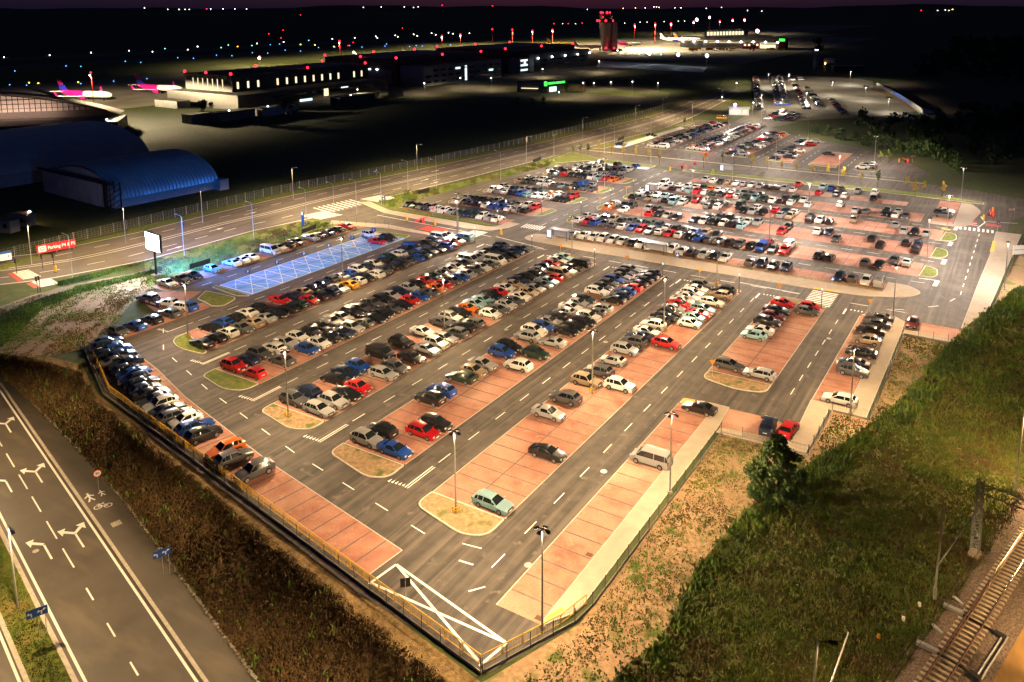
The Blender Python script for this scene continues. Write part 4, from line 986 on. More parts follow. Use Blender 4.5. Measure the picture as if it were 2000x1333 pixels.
# ------------------------------------------------------------------ lamps
def spot(parent, loc, watts, col=(1,.80,.56), size=158, blend=.35, r=.25, batwing=True, rot=None, wide=1.6, floor=.36):
    d = bpy.data.lights.new('lamp_light', 'SPOT'); d.energy = watts; d.color = col; d.spot_size = rad(size); d.spot_blend = blend; d.shadow_soft_size = r
    if batwing:
        # street-lantern optics: more light towards the sides than straight down
        d.use_nodes = True; n = d.node_tree.nodes; l = d.node_tree.links
        e = n['Emission']; g = n.new('ShaderNodeNewGeometry'); s = n.new('ShaderNodeSeparateXYZ'); l.new(g.outputs['Incoming'], s.inputs[0])
        a = n.new('ShaderNodeMath'); a.operation = 'ABSOLUTE'; l.new(s.outputs['Z'], a.inputs[0])
        m = n.new('ShaderNodeMath'); m.operation = 'MAXIMUM'; l.new(a.outputs[0], m.inputs[0]); m.inputs[1].default_value = floor
        p = n.new('ShaderNodeMath'); p.operation = 'POWER'; l.new(m.outputs[0], p.inputs[0]); p.inputs[1].default_value = -wide
        l.new(p.outputs[0], e.inputs['Strength'])
    o = link('lamp_light', d, parent, loc)
    if rot: o.rotation_euler = rot
    return o
mb = MB(); mb.tube([(0,0,0),(0,0,.4),(0,0,9.2)], [.14,.11,.06], 10); ME_POLE = mb.mesh('pole', 'polegrey', 50)
mb = MB(); mb.box((0,0,-.03), (.42,.32,.14), 0, 0, .8); ME_HEAD = mb.mesh('flood_head', 'darkmetal')
mb = MB(); mb.box((0,0,-.112), (.36,.26,.02)); ME_LED = mb.mesh('led_panel', 'led')
mb = MB(); mb.bar((-.6,0,9.62), (.6,0,9.62), .07); mb.bar((0,-.5,9.6), (0,.5,9.6), .07); ME_ARM = mb.mesh('cross_arm', 'darkmetal')
mb = MB()
for i in range(4):
    a0 = math.pi/2*i+math.pi/4; a1 = a0+math.pi/2
    p0 = (.38*math.cos(a0), .38*math.sin(a0)); p1 = (.38*math.cos(a1), .38*math.sin(a1))
    mb.tube([(*p0,0),(*p0,.85)], .05, 6); mb.bar((*p0,.82), (*p1,.82), .07); mb.bar((*p0,.45), (*p1,.45), .07)
ME_GUARD = mb.mesh('bump_guard', 'yellow')
mb = MB(); mb.tube([(0,0,0),(0,0,.22)], [.34,.26], 12); ME_FOOT = mb.mesh('footing', 'concrete')
def mast(x, y, label, watts=5200, guard=True, heads=4, h=1.0, col=(1,.80,.56), group='floodlight masts of the car park', z=.03, rot=0):
    t = thing('floodlight_mast', label, 'lamp mast', (x,y,z), rot, group)
    o = link('pole', ME_POLE, t); o = link('cross_arm', ME_ARM, t)
    for dx, dy, i in ((.62,0,0), (-.62,0,1), (0,.52,2), (0,-.52,3))[:heads]:
        hd = link('flood_head', ME_HEAD, t, (dx,dy,9.56)); hd.rotation_euler = (.35*(dy < 0)-.35*(dy > 0), .35*(dx > 0)-.35*(dx < 0), 0); link('led_panel', ME_LED, hd)
    link('bump_guard', ME_GUARD, t) if guard else link('footing', ME_FOOT, t)
    spot(t, (0,0,9.42), watts, col, 173, .12, .22, wide=.75)
WARM = (1,.68,.36); PINK = (1,.80,.64)
for x, y, lab, g, w in ((21.35,-28.1,'floodlight mast beside the yellow railing at the near corner',0,8000), (4.7,-18.9,'floodlight mast on the near island of the fifth brick strip',1,7800), (4.6,12.9,'floodlight mast in the middle of the fifth brick strip',1,7200), (4.6,38.8,'floodlight mast among cars of the fifth brick strip',1,6200), (4.7,65.0,'floodlight mast at the far island of the fifth strip',1,5600),
    (23.3,-3.6,'floodlight mast by the right fence near the silver minibus',0,7600), (-27.4,-13.7,'floodlight mast on the near island of the third brick strip',1,7600), (-27.4,19.8,'floodlight mast among cars of the third brick strip',1,6800), (-28.6,66.0,'floodlight mast at the far island of the third strip',1,5200),
    (37.4,25.6,'floodlight mast at the corner of the right-hand walk',0,7200), (37.2,65.3,'floodlight mast at the far end of the single right-hand row',0,7000), (-62.6,-3.8,'floodlight mast on the near island of the first brick strip',1,7000), (-60.2,29.0,'floodlight mast among cars of the first brick strip',1,6400), (-60,66,'floodlight mast by the entrance crossing',0,3600)):
    mast(x, y, lab, w*2.0, bool(g), col=WARM)
for i, (px, py, w) in enumerate(((1181,371,6500), (1070,393.5,6500), (1253,440,7200), (1430,359,7600), (1351,395,7000), (1502,479,8600), (1578,427,8200), (1637,363,7000), (1849,456,6800), (1810,511,7200), (1271,317,5600), (1082,315,5200), (1877,392,6200), (1961,566,7600), (895,452,5600))):
    x, y = G(px, py)
    mast(x, y, 'floodlight mast of the rear car park, %s in from the %s' % (ordinal(i+1), 'promenade'), w*2.2, False, 2, col=PINK, group='floodlight masts of the rear car park', rot=PI/2*(i%2))
for i, (px, py, w) in enumerate(((1578,272,6000), (1708,318,6500), (1515,318,6500), (1358,292,5600), (1423,252,5600), (1487,240,5200), (1290,320,3000))):
    x, y = G(px, py); mast(x, y, 'floodlight mast of the far car park, %s along' % ordinal(i+1), w*2.4, False, 2, col=PINK, group='floodlight masts of the far car park')
# street lanterns with one arm
mb = MB(); mb.tube([(0,0,0),(0,0,.5),(0,0,8.9)], [.11,.09,.055], 8); ME_SP = mb.mesh('pole', 'galv', 50)
mb = MB(); mb.tube([(0,0,8.8),(-.5,0,9.1),(-1.6,0,9.25)], [.05,.045,.04], 6); ME_SA = mb.mesh('arm', 'galv', 50)
mb = MB(); mb.box((-1.95,0,9.27), (.8,.3,.12), 0, 0, .8); ME_SH = mb.mesh('lantern', 'galv')
mb = MB(); mb.box((-1.95,0,9.2), (.6,.22,.02)); ME_SL = mb.mesh('led_panel', 'led')
def lantern(x, y, rz, label, watts, col=(1,.80,.54), group='street lanterns', z=0, cool=False):
    t = thing('street_lantern', label, 'street lamp', (x,y,z), rz, group)
    link('pole', ME_SP, t); link('arm', ME_SA, t); h_ = link('lantern', ME_SH, t); link('led_panel', ME_SL, h_)
    if watts: spot(t, (-1.95,0,9.1), watts, col, r=.2)
for i, (px, py, rz, w) in enumerate(((62,517,PI,2600),(142,545,0,3000),(246,476,PI,3000),(360,500,0,2600),(396,435,PI,1200),(496,470,0,1800),(573,388,PI,3000),(599,437,0,3000),(653,425,0,2600),(697,418,0,2800),(797,373,0,3000),(815,334,PI,2600),(853,371,0,2800),(745,400,0,2800),(978,351,0,3400),(1028,316,PI,3200),(1180,300,0,3400),(1138,272,PI,3200),(1200,290,0,3000),(1241,244,PI,3200),(1271,272,0,3000),(1352,236,0,4200),(1294,225,PI,3000),(1410,205,0,4200))):
    x, y = G(px, py); lantern(x, y, rz, 'street lantern beside the dual carriageway, %s from the left' % ordinal(i+1), w*2.2, (1,.69,.35))
x, y = stp(12.8,-9.0); lantern(x, y, PI*.92, 'grey street lantern on the grass median at the bottom left', 7500, (1,.66,.32), z=ST_Z)
for i, (s, n) in enumerate(((-22,-9),(46,-9))):
    x, y = stp(s, n); lantern(x, y, PI*.92, 'street lantern on the grass median, %s' % ('further up the street' if i == 0 else 'nearest the viewer'), 8000, (1,.66,.32), z=ST_Z)
# low black bollard lights at the strip ends
mb = MB(); mb.tube([(0,0,0),(0,0,3.4)], .06, 8); ME_BP = mb.mesh('post', 'darkmetal')
mb = MB(); mb.tube([(0,0,3.4),(0,0,3.75)], .14, 10); ME_BG = mb.mesh('globe', 'litcool')
for i, (px, py) in enumerate(((928,475),(1039,492),(1161,520),(1294,550),(1443,573),(1604,603),(972,440),(1122,392),(1058,420),(1135,422),(1192,396),(1237,377),(1167,378))):
    x, y = G(px, py); t = thing('post_light', 'low black post light with pale head, %s along the strip ends' % ordinal(i+1), 'post light', (x,y,.1), 0, 'low post lights at the strip ends')
    link('post', ME_BP, t); link('globe', ME_BG, t)

# ------------------------------------------------------------------ fences
def mesh_fence(pts, label, h=1.45, step=2.5, plinth=True, wires=True, z=0, mat_='postgreen', postr=.035):
    t = thing('mesh_fence', label, 'fence', (0,0,0))
    P = polyline_points(pts, step)
    mb = MB(); mb.tube([(0,0,0),(0,0,h+.1)], postr, 6); me = mb.mesh('post', mat_)
    for p, d_ in P: link('post', me, t, (p[0],p[1],z))
    for (p, d_), (q, _) in zip(P[:-1], P[1:]):
        if plinth:
            mb = MB(); a = p+d_*.05; b = q-d_*.05; mb.bar((*a,z+.13), (*b,z+.13), .07, .30); mb.build('plinth_panel', 'plinth', t)
        if wires:
            mb = MB()
            for zz in (.34,.75,1.15,h): mb.bar((*p,z+zz), (*q,z+zz), .008)
            L = np.linalg.norm(q-p)
            for s in np.arange(.25, L, .5): r_ = p+(q-p)*s/L; mb.bar((*r_,z+.3), (*r_,z+h), .006)
            mb.build('wire_panel', mat_, t)
    return t
FENCE_L = [(-75.6,-13.6),(-57.0,-22.1),(-45,-24.9),(-25.6,-28.5),(4,-33.6),(19.6,-34.9)]
FENCE_L = [(-74.6,-14.5),(-55.6,-22.3),(19.6,-35.0)]
mesh_fence(FENCE_L, 'green wire mesh fence on concrete plinth outside the yellow railing')
mesh_fence([(19.7,-34.9),(23.6,-26.2),(24.0,-23.6)]+FENCE_R[2:], 'green wire mesh fence with concrete plinth along the right-hand walk')
def railing(pts, label):
    t = thing('guard_railing', label, 'railing', (0,0,0), 0, None)
    P = polyline_points(pts, 2.3)
    for (p, d_), (q, _) in zip(P[:-1], P[1:]):
        a = p+d_*.06; b = q-d_*.06; L = np.linalg.norm(b-a)
        mb = MB(); mb.tube([(*a,0),(*a,1.02)], .035, 6); mb.build('post', 'yellow', t); mb = MB(); mb.tube([(*b,0),(*b,1.02)], .035, 6); mb.build('post', 'yellow', t)
        mb = MB(); mb.bar((*a,1.05), (*b,1.05), .07); mb.build('top_rail', 'yellow', t)
        mb = MB(); mb.bar((*a,.18), (*b,.18), .05); mb.build('bottom_rail', 'yellow', t)
        mb = MB()
        for s in np.arange(.15, L, .16): r_ = a+(b-a)*s/L; mb.bar((*r_,.18), (*r_,1.03), .016)
        mb.build('infill_bars', 'yellow', t)
RAIL = [(-73.9,-13.9),(-55.1,-21.6),(19.2,-34.3),(22.6,-27.0),(23.4,-23.6)]
railing(RAIL, 'yellow guard railing round the near corner of the car park')
mb = MB()
for (a, b) in zip(RAIL[:2], RAIL[1:3]):
    pass
far_f = [(-136,2)]+[(x-4.6,y) for x, y in FAR[3:14]]
mesh_fence(far_f, 'tall wire fence along the far side of the dual carriageway', 2.3, 3.2, False, False, 0, 'galv', .06)
t = thing('fence_fabric', 'wire fabric of the tall fence by the dual carriageway', 'fence', (0,0,0))
for a, b in zip(far_f[:-1], far_f[1:]):
    mb = MB(); a = np.array(a, float); b = np.array(b, float); L = np.linalg.norm(b-a)
    for zz in (.2,.7,1.2,1.7,2.2): mb.bar((*a,zz), (*b,zz), .025)
    for s in np.arange(.4, L, .8): r_ = a+(b-a)*s/L; mb.bar((*r_,.1), (*r_,2.3), .02)
    mb.build('wire_panel', 'galv', t)
for pts, lab in (([(-99.1,86.8),(-97.3,102.5),(-96.5,120.6),(-94.7,137.2),(-92.9,158.8),(-91,172)], 'low dark fence on the verge beside the left rear car park'),
                 ([(-92.4,10),(-92.4,62.5),(-83,66.2),(-80.6,64.8)], 'low dark fence behind the row of cars by the blue bays'),
                 ([(-90,191.2),(28,190.6)], 'dark fence along the front of the far car park'), ([(50.6,146.5),(56.4,138),(57.6,128)], 'dark fence by the right-hand exit'),
                 ([(-88,194),(-86.4,258),(-84,284)], 'dark fence between the dual carriageway and the far car park')):
    mesh_fence(pts, lab, 1.4, 2.5, False, False)
# ------------------------------------------------------------------ airfield ground
for x0, x1, m, nm in ((-562,-372,'apron','apron'), (-700,-562,'verge','airfield_grass'), (-790,-745,'oldasphalt','taxiway'), (-745,-700,'verge','airfield_grass'), (-925,-865,'oldasphalt','runway')):
    area(nm, rect(x0,60,x1,2600), .02+(.004 if m == 'verge' else 0), m)
area('apron', rect(-372,700,-190,1500), .024, 'apron')
area('hangar_forecourt', [(-312,200),(-296,205),(-290,280),(-262,335),(-240,420),(-250,560),(-190,640),(-306,660),(-306,320)], .018, 'oldasphalt')
area('lit_verge', [(-288,280),(-262,300),(-238,345),(-228,420),(-240,418),(-262,336)], .022, 'verge')
area('pale_forecourt', [G(*p) for p in ((1170,120),(1260,124),(1382,132),(1372,142),(1262,136),(1165,131))], .022, 'offwhite')
area('roundabout_verge', [G(*p) for p in ((1120,182),(1180,176),(1260,176),(1310,182),(1300,196),(1250,200),(1170,196))], .022, 'verge')
area('side_road', [G(*p) for p in ((930,178),(1000,182),(1110,182),(1190,186),(1300,192),(1370,196),(1376,203),(1250,206),(1150,199),(1040,193),(930,188))], .026, 'oldasphalt')
area('side_road', [G(*p) for p in ((1140,168),(1240,170),(1290,178),(1270,182),(1200,176),(1130,175))], .03, 'oldasphalt')
area('lit_verge', [G(*p) for p in ((1420,150),(1466,150),(1470,216),(1424,200),(1400,175))], .022, 'verge')
# ------------------------------------------------------------------ buildings
def prism_part(t, name, poly, z0, z1, m, top=None):
    mb = MB(); mb.prism(poly, z0, z1, 0, 1 if top else None); return mb.build(name, [m, top] if top else m, t)
def panel(t, name, a, b, f0, f1, z0, z1, m, off=.12):
    """thin box on the wall that runs from a to b (outside on the right of a->b)"""
    a = np.array(a, float); b = np.array(b, float); d_ = (b-a); L = np.linalg.norm(d_); d_ /= L; n = np.array([d_[1],-d_[0]])
    p, q = a+d_*L*f0+n*off/2, a+d_*L*f1+n*off/2; c = (p+q)/2
    mb = MB(); mb.box((c[0],c[1],(z0+z1)/2), (np.linalg.norm(q-p), off, z1-z0), math.atan2(d_[1],d_[0])); return mb.build(name, m, t)
def ball(r): 
    mb = MB(); mb.tube([(0,0,-r),(0,0,-r*.7),(0,0,0),(0,0,r*.7),(0,0,r)], [r*.1,r*.7,r,r*.7,r*.1], 8); return mb
ME_BALL = {k: ball(1).mesh('bulb', k) for k in ('redlamp','whitelamp','bluelamp','greenlamp','yellowlamp','orangelamp','purplelamp','ledcool','warmlamp')}
def bulb(x, y, z, r, m, parent=None, name='bulb'):
    o = link(name, ME_BALL[m], parent, (x,y,z)); o.scale = (r,r,r); return o
# hangar with lit slot windows
t = thing('hangar', 'dark hangar with a row of narrow lit windows and low annex', 'hangar', (0,0,0))
prism_part(t, 'annex', rect(-372,202,-311,320), 0, 8, 'clad', 'roofdark'); prism_part(t, 'hall', rect(-369,212,-328,319), 8, 17.2, 'clad', 'roofdark')
prism_part(t, 'roof_deck', rect(-360,250,-334,316), 17.2, 17.9, 'rooflight')
for i in range(7): panel(t, 'lit_window', (-369,212), (-328,212), .17+i*.105, .184+i*.105, 9.0, 14.8, 'litwin')
for i in range(15):
    if i not in (3, 12): panel(t, 'lit_window', (-328,212), (-328,319), .03+i*.065, .042+i*.065, 9.6, 13.4, 'litwin')
for i in range(6): panel(t, 'window', (-311,202), (-311,320), .2+i*.12, .28+i*.12, 4.4, 5.6, 'glass')
panel(t, 'lit_stair_window', (-311,202), (-311,320), .52, .55, 2.0, 6.4, 'litwin'); panel(t, 'lit_sign', (-311,202), (-311,320), .64, .69, 5.6, 6.4, 'litsign')
panel(t, 'lit_entrance', (-311,202), (-311,320), .36, .44, .4, 1.8, 'litcool')
prism_part(t, 'gatehouse', rect(-366,190,-346,198), 0, 4, 'hangarwall', 'roofdark')
for x, y in ((-369,212),(-350,212),(-328.5,212),(-369,262),(-329,268),(-369,318),(-329,318)): bulb(x, y, 18.2, .8, 'redlamp', t, 'roof_beacon')
# middle hangar with grey office front
t = thing('hangar', 'dark hangar with a pale grey three-storey office front', 'hangar', (0,0,0))
prism_part(t, 'hall', rect(-402,352,-331,455), 0, 18.5, 'clad', 'roofdark'); prism_part(t, 'office', rect(-330.5,354,-309.5,450), 0, 14.3, 'cladgrey', 'roofdark')
prism_part(t, 'roof_deck', rect(-396,356,-345,452), 18.5, 19.2, 'rooflight')
for k, z0 in enumerate((2.2, 6.0, 10.0)):
    for i in range(11):
        if (i*3+k) % 7 != 2: panel(t, 'window', (-309.5,354), (-309.5,450), .03+i*.088, .03+i*.088+.06, z0, z0+1.4, 'litcool' if (i*5+k*3) % 11 == 4 else 'glass')
panel(t, 'lit_stair_window', (-309.5,354), (-309.5,450), .50, .525, 1, 12, 'litcool'); panel(t, 'hangar_door', (-402,352), (-331,352), .45, .92, .2, 11, 'cladgrey')
for f in (.30,.62,.72): panel(t, 'wall_light', (-402,352), (-331,352), f, f+.02, 10.5, 11.2, 'ledcool', .5)
for x, y in ((-402,352),(-366,352),(-332,352),(-402,404),(-332,404),(-402,454),(-332,454)): bulb(x, y, 19.6, .9, 'redlamp', t, 'roof_beacon')
# far hangar with wall floodlights
t = thing('hangar', 'dark grey hangar with bright floodlights along its wall', 'hangar', (0,0,0))
prism_part(t, 'hall', rect(-400,482,-326,600), 0, 19.5, 'clad', 'roofdark'); prism_part(t, 'office', rect(-325.5,498,-309,597), 0, 16, 'clad', 'roofdark'); prism_part(t, 'corner_block', rect(-325.5,484,-314,497.5), 0, 13, 'cladgrey', 'roofdark')
prism_part(t, 'roof_deck', rect(-392,488,-340,596), 19.5, 20.2, 'rooflight')
for i in range(5):
    f = .06+i*.235; panel(t, 'wall_light', (-309,498), (-309,597), f, f+.012, 11.5, 12.6, 'ledcool', .9)
for i in range(2): panel(t, 'wall_light', (-326,482), (-309,497), .35+i*.3, .41+i*.3, 8, 9.2, 'ledcool', 1.0)
for z0 in (5.2, 9.2):
    for i in range(6): panel(t, 'window', (-309,498), (-309,597), .12+i*.14, .21+i*.14, z0, z0+1.2, 'glass')
for z0 in (2,6,10): panel(t, 'lit_window', (-314,484), (-314,497.5), .1, .9, z0, z0+1.5, 'litcool')
for x, y in ((-400,482),(-327,482),(-400,540),(-327,540),(-400,598),(-327,598)): bulb(x, y, 20.6, 1.0, 'redlamp', t, 'roof_beacon')
# low building with green sign
t = thing('sign_building', 'low black building with a glowing green sign', 'building', (0,0,0))
prism_part(t, 'wall', [(-233.5,357),(-213.6,362),(-209.8,379),(-230,376)], 0, 7, 'clad', 'roofdark')
panel(t, 'green_fascia', (-215.5,361.6), (-213.6,362), 0, 1, 4.6, 7.4, 'greensign', .3); panel(t, 'green_fascia', (-213.6,362.0), (-209.8,379), 0, .95, 4.8, 7.6, 'clad', .2)
for i, (f0, f1) in enumerate(((.05,.42),(.48,.6),(.64,.94))): panel(t, 'green_letters', (-213.6,362.0), (-209.8,379), f0, f1, 5.6, 6.8, 'greensign', .45)
panel(t, 'lit_window', (-213.6,362), (-209.8,379), .12, .5, .6, 3.8, 'litcool'); panel(t, 'awning_light', (-233.5,357), (-213.6,362), .15, .7, 2.6, 3.0, 'litwin', .8)
t2 = thing('shop_shed', 'tan shed beside the building with green sign', 'shed', (0,0,0)); prism_part(t2, 'wall', rect(-209,380,-200,389), 0, 5, 'oldwood', 'roofdark')
# control tower
tx, ty = G(1183,100)
t = thing('control_tower', 'flared control tower with red lights at its head', 'control tower', (tx,ty,0))
mb = MB(); mb.tube([(0,0,0),(0,0,10),(0,0,22),(0,0,33),(0,0,36)], [5.4,6.2,7.4,8.8,9.0], 24); mb.build('shaft', 'tower', t, 40)
mb = MB(); mb.tube([(0,0,36),(0,0,37.5),(0,0,38),(0,0,40)], [9.2,10.5,10.5,9.0], 24); mb.build('gallery', 'darkmetal', t, 40)
mb = MB(); mb.tube([(0,0,40),(0,0,45)], [7.6,8.8], 20); mb.build('cab_glazing', 'glass', t, 40)
mb = MB(); mb.tube([(0,0,45),(0,0,46),(0,0,47)], [9.6,9.6,6], 20); mb.build('cab_roof', 'darkmetal', t, 40)
mb = MB(); mb.box((9.2,4,18.5), (6,8,37), -.5); mb.build('stair_slab', 'tower', t)
mb = MB(); mb.box((6,2,1.6), (30,16,3.2), -.5); mb.build('base_building', 'clad', t)
for i, (dx, dy, dz, r) in enumerate(((-4,-6,48.6,1.5),(-1,-7,48.6,1.1),(4,-5,48.6,1.5),(7,-3,48.6,1.1),(-9,-6,38.5,1.5),(-4,-10,38.5,1.0),(4.5,-9,38.5,1.5),(10.5,-1,38.5,1.1),(5,-9,4.2,1.3),(14,-4,4.2,1.2),(26,0,5.5,1.1),(0,-8,43.2,.7))): bulb(dx, dy, dz, r, 'redlamp', t, 'red_beacon')
for dz, dx, dy, w in ((46.5,-16,-18,2600), (5,14,-16,1200)):
    d_ = bpy.data.lights.new('beacon_light', 'POINT'); d_.energy = w; d_.color = (1,.03,.05); d_.shadow_soft_size = 1.5; link('beacon_light', d_, t, (dx,dy,dz))
# terminal group
t = thing('terminal_building', 'long low terminal with a row of bright lamps along the eaves', 'terminal', (0,0,0))
A, B = np.array((-372,985.)), np.array((-236,1004.))
prism_part(t, 'wall', [tuple(A),tuple(B),(-240,1044),(-376,1025)], 0, 9, 'cladlight', 'roofdark')
for i in range(9): f = .02+i*.118; panel(t, 'eaves_lamp', A, B, f, f+.012, 8.4, 9.6, 'floodface', 1.2)
panel(t, 'lit_soffit', A, B, .3, .98, 7.2, 7.6, 'litwin', .8); panel(t, 'lit_front', A, B, .72, .95, .6, 5.5, 'litwin', .4)
t = thing('concourse', 'pale round-ended concourse beyond the terminal', 'terminal', (0,0,0)); a = G(1377,71); b = G(1455,69)
prism_part(t, 'wall', [a, b, (b[0]-6,b[1]+40), (a[0]-6,a[1]+40)], 0, 11, 'cladlight', 'rooflight')
for i in range(12): panel(t, 'lit_bay', a, b, .05+i*.078, .1+i*.078, 1, 8, 'litwin', .4)
t = thing('sign_block', 'small block with a green sign right of the terminal', 'building', (0,0,0)); a = G(1520,97); prism_part(t, 'wall', rect(a[0],a[1],a[0]+9,a[1]+14), 0, 14, 'redpaint', 'roofdark'); panel(t, 'green_letters', (a[0],a[1]), (a[0]+9,a[1]), .1, .9, 11, 14, 'greensign', .4)
t = thing('office_strip', 'lit low offices right of the terminal', 'building', (0,0,0)); a = np.array(G(1450,96)); b = np.array(G(1516,95)); prism_part(t, 'wall', [tuple(a), tuple(b), (b[0],b[1]+20), (a[0],a[1]+20)], 0, 8, 'redwhite', 'roofdark')
for i in range(8): panel(t, 'lit_window', a, b, .04+i*.12, .1+i*.12, 4, 6.5, 'litwin', .4)
# yellow delivery vans by the terminal
mb = MB(); mb.box((0,0,1.7), (6.2,2.2,2.6)); mb.box((3.6,0,1.2), (1.4,2.1,1.7), 0, 0, .85); me_b = mb.mesh('body', 'planeyellow'); mb = MB()
for x in (-2,2.6):
    for s in (-1,1): mb.tube([(x,s*.9,.4),(x,s*1.1,.4)], .4, 8)
me_w = mb.mesh('wheels', 'tyre')
for i, px in enumerate((1350,1357,1364,1381,1388,1402,1410,1420,1431,1500,1508,1520,1530)):
    x, y = G(px, 98.5-.6*(i%3)); t = thing('delivery_van', 'yellow delivery van by the terminal, %s from left' % ordinal(i+1), 'van', (x,y,0), random.uniform(-.3,.3)+(PI/2 if i%2 else 0), 'yellow delivery vans by the terminal'); link('body', me_b, t); link('wheels', me_w, t)
# ------------------------------------------------------------------ barrel-roofed hangars on the left
def vault(t, x0, x1, y0, y1, h0, h1, ribs, m='corrugated', amp=.22):
    mb = MB(); ny = ribs*4; na = 20; g = []
    for i in range(ny+1):
        y = y0+(y1-y0)*i/ny; bmp = amp*(.5+.5*math.cos(i/4*2*math.pi)); row = []
        for j in range(na+1):
            a = math.pi*j/na; cx = (x0+x1)/2; row.append((cx-math.cos(a)*((x1-x0)/2+bmp), y, h0+math.sin(a)*(h1-h0+bmp)))
        g.append(row)
    n = na+1; mb.add([p for r in g for p in r], [(i*n+j, i*n+j+1, (i+1)*n+j+1, (i+1)*n+j) for i in range(ny) for j in range(na)])
    return mb.build('vaulted_roof', m, t, 60)
def gable(t, x0, x1, y, h0, h1, m, name='gable_wall'):
    P = [(x0,y,0)]+[((x0+x1)/2-math.cos(math.pi*j/20)*(x1-x0)/2, y, h0+math.sin(math.pi*j/20)*(h1-h0)) for j in range(21)]+[(x1,y,0)]
    mb = MB(); mb.add(P+[(p[0],p[1]+.4,p[2]) for p in P], [tuple(range(len(P)))]+[tuple(range(2*len(P)-1,len(P)-1,-1))]); return mb.build(name, m, t)
t = thing('vaulted_hangar', 'corrugated barrel-roofed hangar with tall sliding doors', 'hangar', (-177.5,43,0), rad(-4))
vault(t, -19, 19, 0, 31, 2.4, 9.8, 28, amp=.40); gable(t, -18.6, 18.6, .3, 2.4, 9.5, 'hangarwall'); gable(t, -18.6, 18.6, 30.3, 2.4, 9.5, 'hangarwall', 'rear_wall')
for s in (-1, 1): mb = MB(); mb.box((s*18.8,15.5,1.2), (.4,30.6,2.4)); mb.build('side_wall', 'hangarwall', t)
mb = MB(); mb.box((-1,-1.0,7.0), (43,.7,.6)); mb.build('door_rail', 'darkmetal', t)
for i in range(13): mb = MB(); mb.box((-18.8+i*2.72,-.9-.15*(i%2),3.35), (2.6,.16,6.6)); mb.build('door_leaf', 'hangarwall', t)
mb = MB()
for x in (18.2,21.4):
    for y in (-2.2,.6): mb.bar((x,y,0), (x,y,7.6), .28)
for k in range(5):
    z0 = k*1.5; mb.bar((18.2,-2.2,z0), (21.4,-2.2,z0+1.5), .16); mb.bar((21.4,-2.2,z0), (21.4,.6,z0+1.5), .16); mb.bar((18.2,-2.2,z0+1.5), (21.4,-2.2,z0+1.5), .16)
mb.build('door_gantry', 'darkmetal', t)
mb = MB(); mb.box((21,31,1.6), (3,3,3.2)); mb.build('lean_to', 'hangarwall', t)
t = thing('vaulted_hangar', 'large smooth-roofed hangar behind the corrugated one', 'hangar', (-246,36,0), rad(-4))
vault(t, -32, 32, 4, 52, 4.0, 12.6, 8, 'corrugated', .05); gable(t, -31.5, 31.5, 4.3, 4, 12.2, 'cladlight')
for s in (-1,1): mb = MB(); mb.box((s*31.8,28,2), (.5,48,4)); mb.build('side_wall', 'hangarwall', t)
for i in range(7): mb = MB(); mb.box((-22+i*7.3,3.6-.2*(i%2),4.7), (7.1,.3,9.4)); mb.build('door_leaf', 'cladlight', t)
mb = MB(); mb.box((5,3.2,9.7), (66,.8,.7))
for x in (30,36):
    mb.bar((x,2,0), (x,2,10), .35); mb.bar((x,2,3), (x+5,2,0), .2)
for k in range(4): mb.bar((30,2,k*2.4), (36,2,k*2.4+2.4), .2)
mb.build('door_gantry', 'darkmetal', t)
# far hangar with lattice-glazed front
t = thing('lattice_hangar', 'curved hangar with a lit lattice-glazed front at the left edge', 'hangar', (-352,90,0), rad(50))
R = 95
arc = lambda u: 5+11.5*(1-(u/62)**2)
mb = MB(); g = []
us = np.linspace(-62, 62, 26)
for u in us: g.append([(u,0,arc(u)+.8), (u,13,arc(u)+.3)])
mb.add([p for r in g for p in r], [(2*i,2*i+1,2*i+3,2*i+2) for i in range(25)]); mb.build('curved_roof', 'roofdark', t, 40)
mb = MB(); mb.add([(u,.2,0) for u in us]+[(u,.2,arc(u)) for u in us], [(i,i+1,26+i+1,26+i) for i in range(25)]); mb.build('front_wall', 'clad', t)
mb = MB(); mb.add([(u,-.1,8) for u in us[4:24]]+[(u,-.1,arc(u)-.4) for u in us[4:24]], [(i,i+1,20+i+1,20+i) for i in range(19)]); mb.build('lattice_glazing', 'glazed_lit', t) if 'glazed_lit' in MT else mb.build('lattice_glazing', 'cladlight', t)
mb = MB()
for u in np.linspace(-42, 52, 44): mb.bar((u,-.3,8), (u,-.3,max(8.1,arc(u))), .22)
for z in (9.5,11.5,13.5,15.5): 
    e = 62*math.sqrt(max(0,1-(z-5)/11.5)); mb.bar((max(-42,-e),-.35,z), (min(52,e),-.35,z), .2)
for i in range(24): mb.bar((us[i],-.4,arc(us[i])+.4), (us[i+1],-.4,arc(us[i+1])+.4), .5)
mb.build('lattice_bars', 'darkmetal', t)
mb = MB(); mb.box((10,-14,2.5), (110,26,5)); mb.build('front_annex', 'clad', t)
for u in (-50,-46,-42): bulb(u, -1, arc(u)+1.5, .6, 'redlamp', t, 'roof_beacon')
d_ = bpy.data.lights.new('front_light', 'AREA'); d_.energy = 9000; d_.color = (1,.62,.45); d_.shape = 'RECTANGLE'; d_.size = 60; d_.size_y = 1
o = link('front_light', d_, t, (6,-9,7)); o.rotation_euler = (rad(110),0,0)
